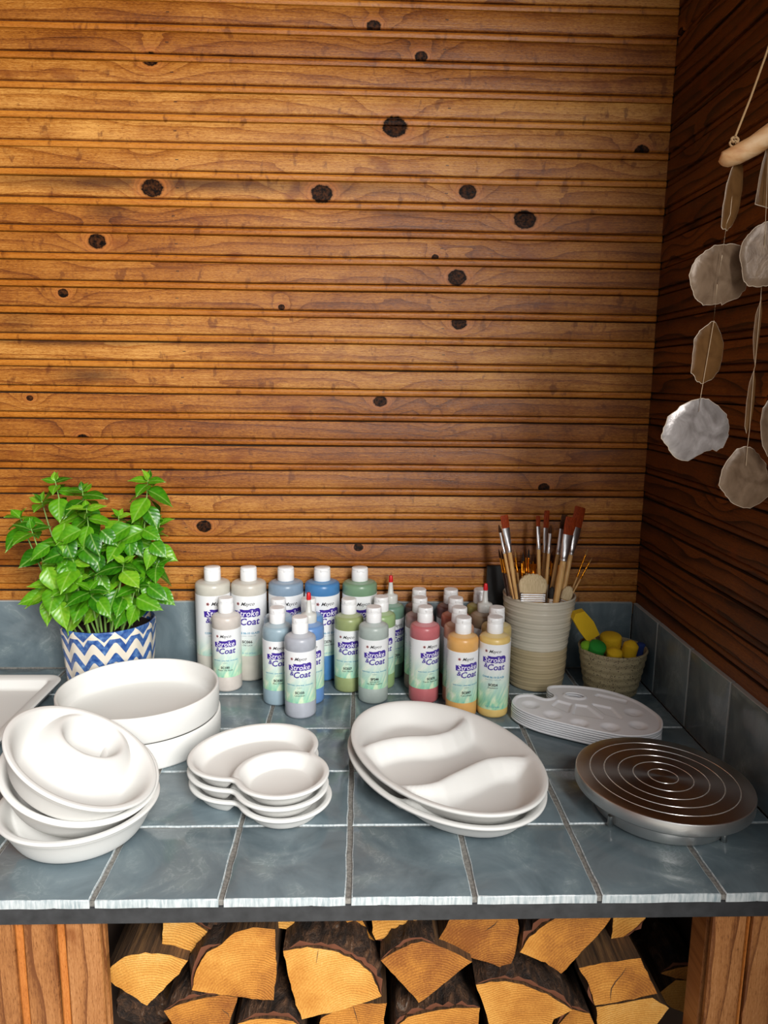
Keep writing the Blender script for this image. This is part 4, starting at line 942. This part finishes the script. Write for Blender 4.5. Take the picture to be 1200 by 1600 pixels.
# ------------------------------------------------------------------ basil in chevron pot
t = NT('blue and white chevron glaze', .22); s = t.sep(t.obj()); ang = t.math('ARCTAN2', s[1], s[0]); u = t.math('MULTIPLY', ang, 14/(2*PI))
zig = t.math('PINGPONG', t.math('MULTIPLY', u, 2.), 1.); rz = t.math('SMOOTH_MIN', zig, .9, .2)
v = t.math('ADD', t.math('DIVIDE', t.math('SUBTRACT', .1235, s[2]), .0335), t.math('MULTIPLY', rz, .74)); v = t.math('ADD', v, t.math('MULTIPLY', t.noise(t.obj(), 60, 2), .08))
fr = t.math('FRACT', v); m_ = t.math('MULTIPLY', t.math('SUBTRACT', .50, t.math('ABSOLUTE', t.math('SUBTRACT', fr, .5))), 1.)
blue = t.ramp(t.noise(t.obj(), 120, 3), [(.35, lin(34, 70, 136)), (.55, lin(66, 104, 164)), (.75, lin(112, 148, 194))])
rimz = t.math('MULTIPLY', t.math('SUBTRACT', s[2], t.math('SUBTRACT', .1235, t.math('MULTIPLY', t.math('SUBTRACT', 1., zig), .017))), 2500., clamp=True)
msk = t.math('MULTIPLY', t.math('SUBTRACT', .245, m_), 40., clamp=True)
below = t.math('LESS_THAN', s[2], .1035)
c = t.mix(t.math('MAXIMUM', t.math('MULTIPLY', msk, t.math('LESS_THAN', t.math('ADD', s[2], t.math('MULTIPLY', zig, -.0)), .112)), rimz), lin(222, 214, 198), blue); t.col(c); M['pot'] = t.m
M['soil'] = NT('potting soil', .95); tt = M['soil']; n_ = tt.noise(tt.obj(), 260, 4); tt.col(tt.ramp(n_, [(.3, lin(18, 13, 10)), (.7, lin(52, 38, 28))])); tt.bump(n_, 1, .004); M['soil'] = tt.m
def leaf_mat():
    t = NT('basil leaf', .30); o_ = t.obj(); s = t.sep(o_); r = t.rand()
    ax = t.math('ABSOLUTE', s[0]); vein = t.math('SINE', t.math('MULTIPLY', t.math('SUBTRACT', s[1], t.math('MULTIPLY', ax, .9)), 36.))
    mid = t.math('SUBTRACT', 1., t.math('MULTIPLY', ax, 26.), clamp=True)
    v = t.math('ADD', t.math('MULTIPLY', t.noise(o_, 3.5, 3), .5), t.math('MULTIPLY', r, .5)); v = t.math('ADD', v, t.math('MULTIPLY', vein, .022))
    c = t.ramp(v, [(.2, lin(34, 96, 12)), (.42, lin(66, 138, 18)), (.65, lin(106, 172, 30)), (.9, lin(164, 204, 58))]); c = t.mix(t.math('MULTIPLY', mid, .45), c, lin(176, 214, 110)); t.col(c)
    t.bump(vein, .09, .03)
    tr = t.n('BsdfTranslucent'); t.put(tr.inputs[0], c); mx = t.n('MixShader'); mx.inputs[0].default_value = .25
    out = t.t.nodes['Material Output']; t.t.links.new(t.b.outputs[0], mx.inputs[1]); t.t.links.new(tr.outputs[0], mx.inputs[2]); t.t.links.new(mx.outputs[0], out.inputs[0]); return t.m
M['leaf'] = leaf_mat(); M['stem'] = plain('green stem', (128, 168, 84), .5)
def leaf_mesh(seed):                      # unit length leaf along +y, upper side +z
    r_ = random.Random(seed); n, m_ = 12, 8; s_ph = seed; V = []; F = []; wid = r_.uniform(.31, .37); droop = r_.uniform(.25, .7); cup_ = r_.uniform(.3, .7)
    for j in range(n+1):
        v = j/n; w_ = wid*(math.sin(PI*min(1, v*1.02)**.78)**.85)*(1-.15*v) if v < .995 else .004; w_ = max(w_, .006)
        for i in range(m_+1):
            u = -1+2*i/m_; y = v; z = -droop*v*v*.55 + cup_*w_*(abs(u)**1.5)*.8 - .25*w_*(abs(u)**3) + .008*math.sin(v*9+s_ph)*abs(u)
            V.append((u*w_, y-.05*abs(u)*v, z))
    for j in range(n):
        for i in range(m_): a = j*(m_+1)+i; F.append((a, a+1, a+m_+2, a+m_+1))
    V2 = len(V); 
    return mesh('leaf', V, F, M['leaf'])
LM = [leaf_mesh(s_) for s_ in range(6)]
PX, PY, PZ = -.4235, .5480, .122
basil = tag(empty('potted_basil', (PX, PY, .0002)), 'bushy green basil in a blue and white zigzag pot at the left wall', 'potted plant')
def flute(a, z): return 1+.014*math.cos(14*a+PI)*(1 if z < .1215 else .3)
prof = [(0, .0), (.066, .0), (.069, .002)]+[(.0695+.0085*(z/PZ), z) for z in np.linspace(.005, PZ-.002, 22)]+[(.0775, PZ), (.0762, PZ+.0018), (.0742, PZ+.0012), (.0730, PZ-.004), (.071, .09), (0, .09)]
pot = link('pot', fix(lathe('pot', prof, M['pot'], 192, None, False, flute)), basil)
link('soil', fix(lathe('soil', [(0, PZ-.012), (.0715, PZ-.014), (.0715, PZ-.018), (0, PZ-.018)], M['soil'], 40)), basil)
K4 = lambda x, y: (x*.25, 700+y*.25)
def add_leaf(base, dirv, up, L):
    d = Vector(dirv).normalized(); n = (Vector(up)-d*Vector(up).dot(d)); n = n.normalized() if n.length > .05 else d.orthogonal().normalized(); x = d.cross(n)
    tipp = Vector(base)+d*L
    if tipp.y > .628: d = Vector((d.x, d.y-(tipp.y-.628)/L*1.2, d.z)).normalized(); n = (n-d*n.dot(d)).normalized(); x = d.cross(n)
    o = link('leaf', rnd.choice(LM), basil)
    mw = Matrix((x*L*rnd.uniform(.9, 1.15), d*L, n*L)).transposed().to_4x4(); mw.translation = Vector(base)-basil.location; o.matrix_basis = mw
TIPS = [(345, 205, .56, 5, .034), (515, 265, .55, 5, .036), (540, 375, .50, 5, .036), (925, 200, .55, 6, .040), (742, 425, .52, 5, .034), (125, 435, .53, 4, .040), (195, 505, .50, 3, .040), (388, 560, .49, 5, .036),
        (500, 395, .53, 4, .032), (562, 882, .462, 4, .044), (775, 715, .468, 4, .042), (985, 722, .50, 4, .038), (905, 470, .56, 4, .042), (450, 690, .475, 4, .040), (330, 640, .52, 4, .036), (880, 620, .53, 4, .040), (620, 560, .57, 4, .038),
        (260, 330, .60, 3, .034), (700, 590, .50, 3, .034), (1000, 470, .59, 3, .034), (300, 850, .50, 4, .038), (640, 760, .50, 4, .046), (850, 860, .475, 3, .036), (460, 830, .49, 3, .044)]
for (x, y, dep, nn, L0) in TIPS:
    tip = at(*K4(x, y), 1, dep)
    bx = PX+(tip.x-PX)*.42+rnd.uniform(-.008, .008); by = PY+(tip.y-PY)*.55+rnd.uniform(-.008, .008); bz = PZ-.016
    b_ = Vector((max(PX-.055, min(PX+.055, bx)), max(PY-.05, min(PY+.05, by)), bz)); midp = b_.lerp(tip, .5)+Vector(((tip.x-PX)*.10, (tip.y-PY)*.10, .012))
    pts = []
    for k_ in range(7): u = k_/6; pts.append(b_*(1-u)**2+midp*2*u*(1-u)+tip*u*u)
    st_ = link('stem', tube('stem', [p-basil.location for p in pts], [.0019, .0018, .0017, .0016, .0014, .0012, .0008], M['stem'], 6), basil)
    az = rnd.uniform(0, PI)
    for k_ in range(nn):
        u = max(.2, 1-(0, .003, .009, .019, .033, .050)[min(k_, 5)]/max(.05, (tip-b_).length))
        p = b_*(1-u)**2+midp*2*u*(1-u)+tip*u*u
        L = L0*(.50, .78, 1.05, 1.25, 1.25, 1.2)[min(k_, 5)]
        el = (1.0, .45, .0, -.35, -.65, -.85)[min(k_, 5)]
        for sg in (0, PI):
            a = az+sg+rnd.uniform(-.35, .35); e_ = el+rnd.uniform(-.22, .22)
            if math.sin(a) > .2 and dep > .54: e_ += .2
            dv = Vector((math.cos(a)*math.cos(e_), math.sin(a)*math.cos(e_), math.sin(e_)))
            add_leaf(p, dv, Vector((0, -.5, 1)), L*rnd.uniform(.85, 1.15))
        az += PI/2+rnd.uniform(-.2, .2)
# larger single leaves filling the crown and hanging over the rim
for i in range(92):
    x = rnd.uniform(250, 990); y = rnd.uniform(430, 1000); dep = rnd.uniform(.475, .56) if y < 850 else rnd.uniform(.466, .52)
    if ((x-620)/420)**2+((y-740)/330)**2 > 1: continue
    p = at(*K4(x, y), 1, dep); a = rnd.uniform(-PI, 0)+0; e_ = rnd.uniform(-1.0, -.1)
    p.z = max(p.z, PZ+.012); 
    add_leaf(p, Vector((math.cos(a)*math.cos(e_)*.9+(p.x-PX)*4, -.3+math.sin(a)*.4, math.sin(e_))), Vector((0, -1, .7)), rnd.uniform(.034, .054))

# ------------------------------------------------------------------ capiz shell wind chime
YC = .10
def shell_mat(name, a, b, metal, tr_, rough=.32):
    t = NT(name, rough, Metallic=metal); o_ = t.obj(); n_ = t.noise(o_, 28, 5, .6, 1.8); t.col(t.ramp(n_, [(.3, lin(*a)), (.7, lin(*b))])); t.bump(t.noise(o_, 60, 4, .6, 1.), .35, .0015)
    tr = t.n('BsdfTranslucent'); tr.inputs[0].default_value = lin(*b); tp_ = t.n('BsdfTransparent'); mx = t.n('MixShader'); mx.inputs[0].default_value = tr_; m2 = t.n('MixShader'); m2.inputs[0].default_value = .12
    out = t.t.nodes['Material Output']; t.t.links.new(t.b.outputs[0], mx.inputs[1]); t.t.links.new(tr.outputs[0], mx.inputs[2]); t.t.links.new(mx.outputs[0], m2.inputs[1]); t.t.links.new(tp_.outputs[0], m2.inputs[2]); t.t.links.new(m2.outputs[0], out.inputs[0]); return t.m
M['shell_silver'] = shell_mat('silver pearl shell', (122, 114, 110), (196, 190, 188), .3, .1, .26)
M['shell_grey'] = shell_mat('grey pearl shell', (104, 82, 62), (158, 134, 110), .08, .2)
M['shell_tan'] = shell_mat('tan shell', (96, 66, 34), (134, 96, 56), .0, .25, .4)
M['shell_rim'] = plain('pale shell edge', (222, 206, 184), .4)
M['twine'] = plain('twine', (176, 142, 100), .8); M['thread'] = plain('fine thread', (196, 172, 142), .5)
t = NT('driftwood', .6); o_ = t.obj(); s = t.sep(o_); n_ = t.noise(t.comb(t.math('MULTIPLY', s[0], .3), s[1], s[2]), 60, 4, .6, .6); t.col(t.ramp(n_, [(.3, lin(176, 116, 66)), (.5, lin(206, 158, 108)), (.7, lin(224, 190, 148))])); t.bump(n_, .4, .003); M['drift'] = t.m
ch = tag(empty('wind_chime', tuple(at(1150, 250, 1, YC))), 'capiz shell wind chime hanging from driftwood before the right wall', 'wind chime')
def toch(me): me.transform(Matrix.Translation(ch.location).inverted()); return me
A_ = at(1133, 252, 1, YC); B_ = at(1200, 212, 1, YC-.01); d = (B_-A_).normalized()
pts = [A_-d*.004, A_, A_+d*.012, A_+d*.03, A_+d*.055, A_+d*.09, A_+d*.16, A_+d*.24]
for i, p in enumerate(pts): p.z += .0018*math.sin(i*1.7)
link('driftwood', toch(tube('driftwood', pts, [.004, .0085, .0098, .0102, .0108, .0105, .0112, .009], M['drift'], 16)), ch)
kn = at(1147, 218, 1, YC); ap = at(1222, 0, 1, YC)
link('rope', toch(tube('rope', [kn+Vector((0, 0, -.012)), kn, at(1172, 155, 1, YC), at(1196, 88, 1, YC), at(1222, 8, 1, YC), at(1260, -110, 1, YC)], .00115, M['twine'], 8)), ch)
link('rope', toch(tube('rope', [at(1260, -110, 1, YC), A_+d*.20+Vector((0, 0, .008))], .00115, M['twine'], 8)), ch)
apx = at(1260, -110, 1, YC); link('rope', toch(tube('rope', [apx, Vector((apx.x, apx.y, 1.619))], .00115, M['twine'], 8)), ch)
def torus(c, R_, r_): 
    return tube('knot', [Vector(c)+Vector((R_*math.cos(a), .3*R_*math.sin(a), R_*math.sin(a)*.8)) for a in np.linspace(0, 2*PI, 14)], r_, M['twine'], 7)
link('knot', toch(torus(kn+Vector((0, -.002, -.001)), .0035, .0014)), ch); link('knot', toch(torus(kn+Vector((-.001, -.003, -.005)), .0045, .0011)), ch)
a6 = lambda l: [(1100+x*.1875, 80+y*.1875) for x, y in l]
a7 = lambda l: [(1010+x*.1625, 340+y*.1625) for x, y in l]
a8 = lambda l: [(1010+x*.1625, 560+y*.1625) for x, y in l]
SH_ = [
 (a6([(285, 885), (335, 895), (358, 980), (345, 1150), (310, 1330), (250, 1440), (190, 1500), (120, 1480), (130, 1300), (165, 1120), (220, 980)]), .10, 'shell_tan', .9),
 (a6([(520, 790), (480, 930), (450, 1060), (415, 1280), (533, 1305), (640, 1290), (660, 1000), (600, 820)]), .095, 'shell_tan', .3),
 (a7([(750, 255), (820, 240), (920, 265), (990, 340), (1020, 450), (1010, 600), (975, 690), (900, 770), (730, 838), (720, 825), (620, 840), (540, 843), (480, 800), (450, 770), (415, 690), (400, 650), (390, 560), (420, 460), (480, 385), (560, 320), (650, 270)]), .105, 'shell_grey', .25),
 (a7([(1160, 30), (1080, 70), (1030, 110), (980, 160), (930, 240), (905, 330), (910, 420), (925, 480), (930, 560), (940, 620), (990, 660), (1090, 670), (1169, 655), (1290, 610), (1380, 480), (1390, 300), (1330, 120), (1250, 50)]), .088, 'shell_grey', -.2),
 (a7([(640, 990), (690, 1010), (745, 1110), (772, 1200), (755, 1370), (720, 1480), (640, 1560), (550, 1602), (480, 1580), (430, 1510), (405, 1490), (418, 1380), (430, 1270), (440, 1170), (500, 1090), (570, 1040)]), .10, 'shell_tan', .5),
 (a8([(520, 378), (600, 385), (700, 450), (780, 540), (805, 620), (800, 720), (790, 780), (740, 860), (680, 895), (640, 880), (560, 900), (480, 940), (400, 985), (310, 980), (220, 900), (180, 830), (130, 770), (150, 670), (200, 560), (320, 460), (430, 400)]), .10, 'shell_silver', .1),
 (a7([(1105, 770), (1112, 900), (1090, 1100), (1062, 1300), (1045, 1430), (1030, 1320), (1025, 1150), (1050, 930)]), .10, 'shell_tan', .0),
 (a8([(1035, 105), (1050, 200), (1040, 400), (1010, 600), (960, 725), (945, 650), (960, 430), (990, 230)]), .10, 'shell_tan', .0),
 (a8([(960, 843), (1010, 855), (1080, 920), (1150, 1020), (1169, 1120), (1200, 1200), (1190, 1310), (1130, 1370), (1000, 1445), (900, 1430), (810, 1380), (760, 1320), (720, 1260), (690, 1220), (705, 1150), (720, 1070), (780, 970), (870, 870)]), .10, 'shell_grey', .0),
 (a8([(1175, 385), (1110, 480), (1085, 600), (1090, 670), (1095, 740), (1110, 840), (1169, 950), (1260, 900), (1330, 740), (1310, 540), (1250, 420)]), .085, 'shell_grey', .3)]
for i, (out, y, mt, bend) in enumerate(SH_):
    r_ = random.Random(40+i); P = [at(px, py, 1, y) for px, py in out]; Q = []
    for k_ in range(len(P)):
        for s_ in range(3):
            q = P[k_].lerp(P[(k_+1) % len(P)], s_/3); Q.append(q)
    c = sum(Q, Vector())/len(Q); W_ = max((q-c).length for q in Q); N = len(Q); V = []; F = []; MM = []
    Q = [c+(q-c)*(1+r_.uniform(-.022, .022)) for q in Q]
    edgew = 1-(.0007/W_)
    for th_ in (-.0005, .0005):
        for s_ in (edgew, .66, .33):
            for q in Q: v_ = (q-c)*s_; V.append(c+v_+Vector((0, th_+bend*.05*W_*((v_.length/W_)**2)+bend*v_.x*.6, 0)))
        V.append(c+Vector((0, th_, 0)))
    for q in Q: v_ = q-c; V.append(c+v_+Vector((0, bend*.05*W_*((v_.length/W_)**2)+bend*v_.x*.6, 0)))
    h_ = 3*N+1; E0 = 2*h_
    for k_ in range(N):
        n2 = (k_+1) % N
        for o2 in (0, h_):
            for j in range(2): F.append((o2+j*N+k_, o2+j*N+n2, o2+(j+1)*N+n2, o2+(j+1)*N+k_)); MM.append(0)
            F.append((o2+2*N+k_, o2+2*N+n2, o2+3*N)); MM.append(0)
            F.append((o2+k_, o2+n2, E0+n2, E0+k_)); MM.append(1)
    me = fix(mesh('shell', V, F, [M[mt], M['shell_rim']], MM)); me.transform(Matrix.Translation(c).inverted())
    link('shell', me, ch, c-ch.location)
T7 = lambda x, y: at(1010+x*.1625, 340+y*.1625, 1, YC-.0022); T8 = lambda x, y: at(1010+x*.1625, 560+y*.1625, 1, YC-.0022)
for pts in ([at(1148, 262, 1, YC), at(1141, 335, 1, YC-.002), T7(770, 60), T7(730, 362), T7(680, 640), T7(650, 990), T7(560, 1500), T8(520, 378), T8(503, 512)],
            [at(1200, 240, 1, YC-.01), at(1195, 380, 1, YC-.014), T7(1105, 680), T7(1100, 770), T7(1045, 1430), T8(1035, 105), T8(990, 700), T8(972, 843), T8(958, 1032)]):
    link('thread', toch(tube('thread', pts, .00032, M['thread'], 5)), ch)
bpy.context.view_layer.update()
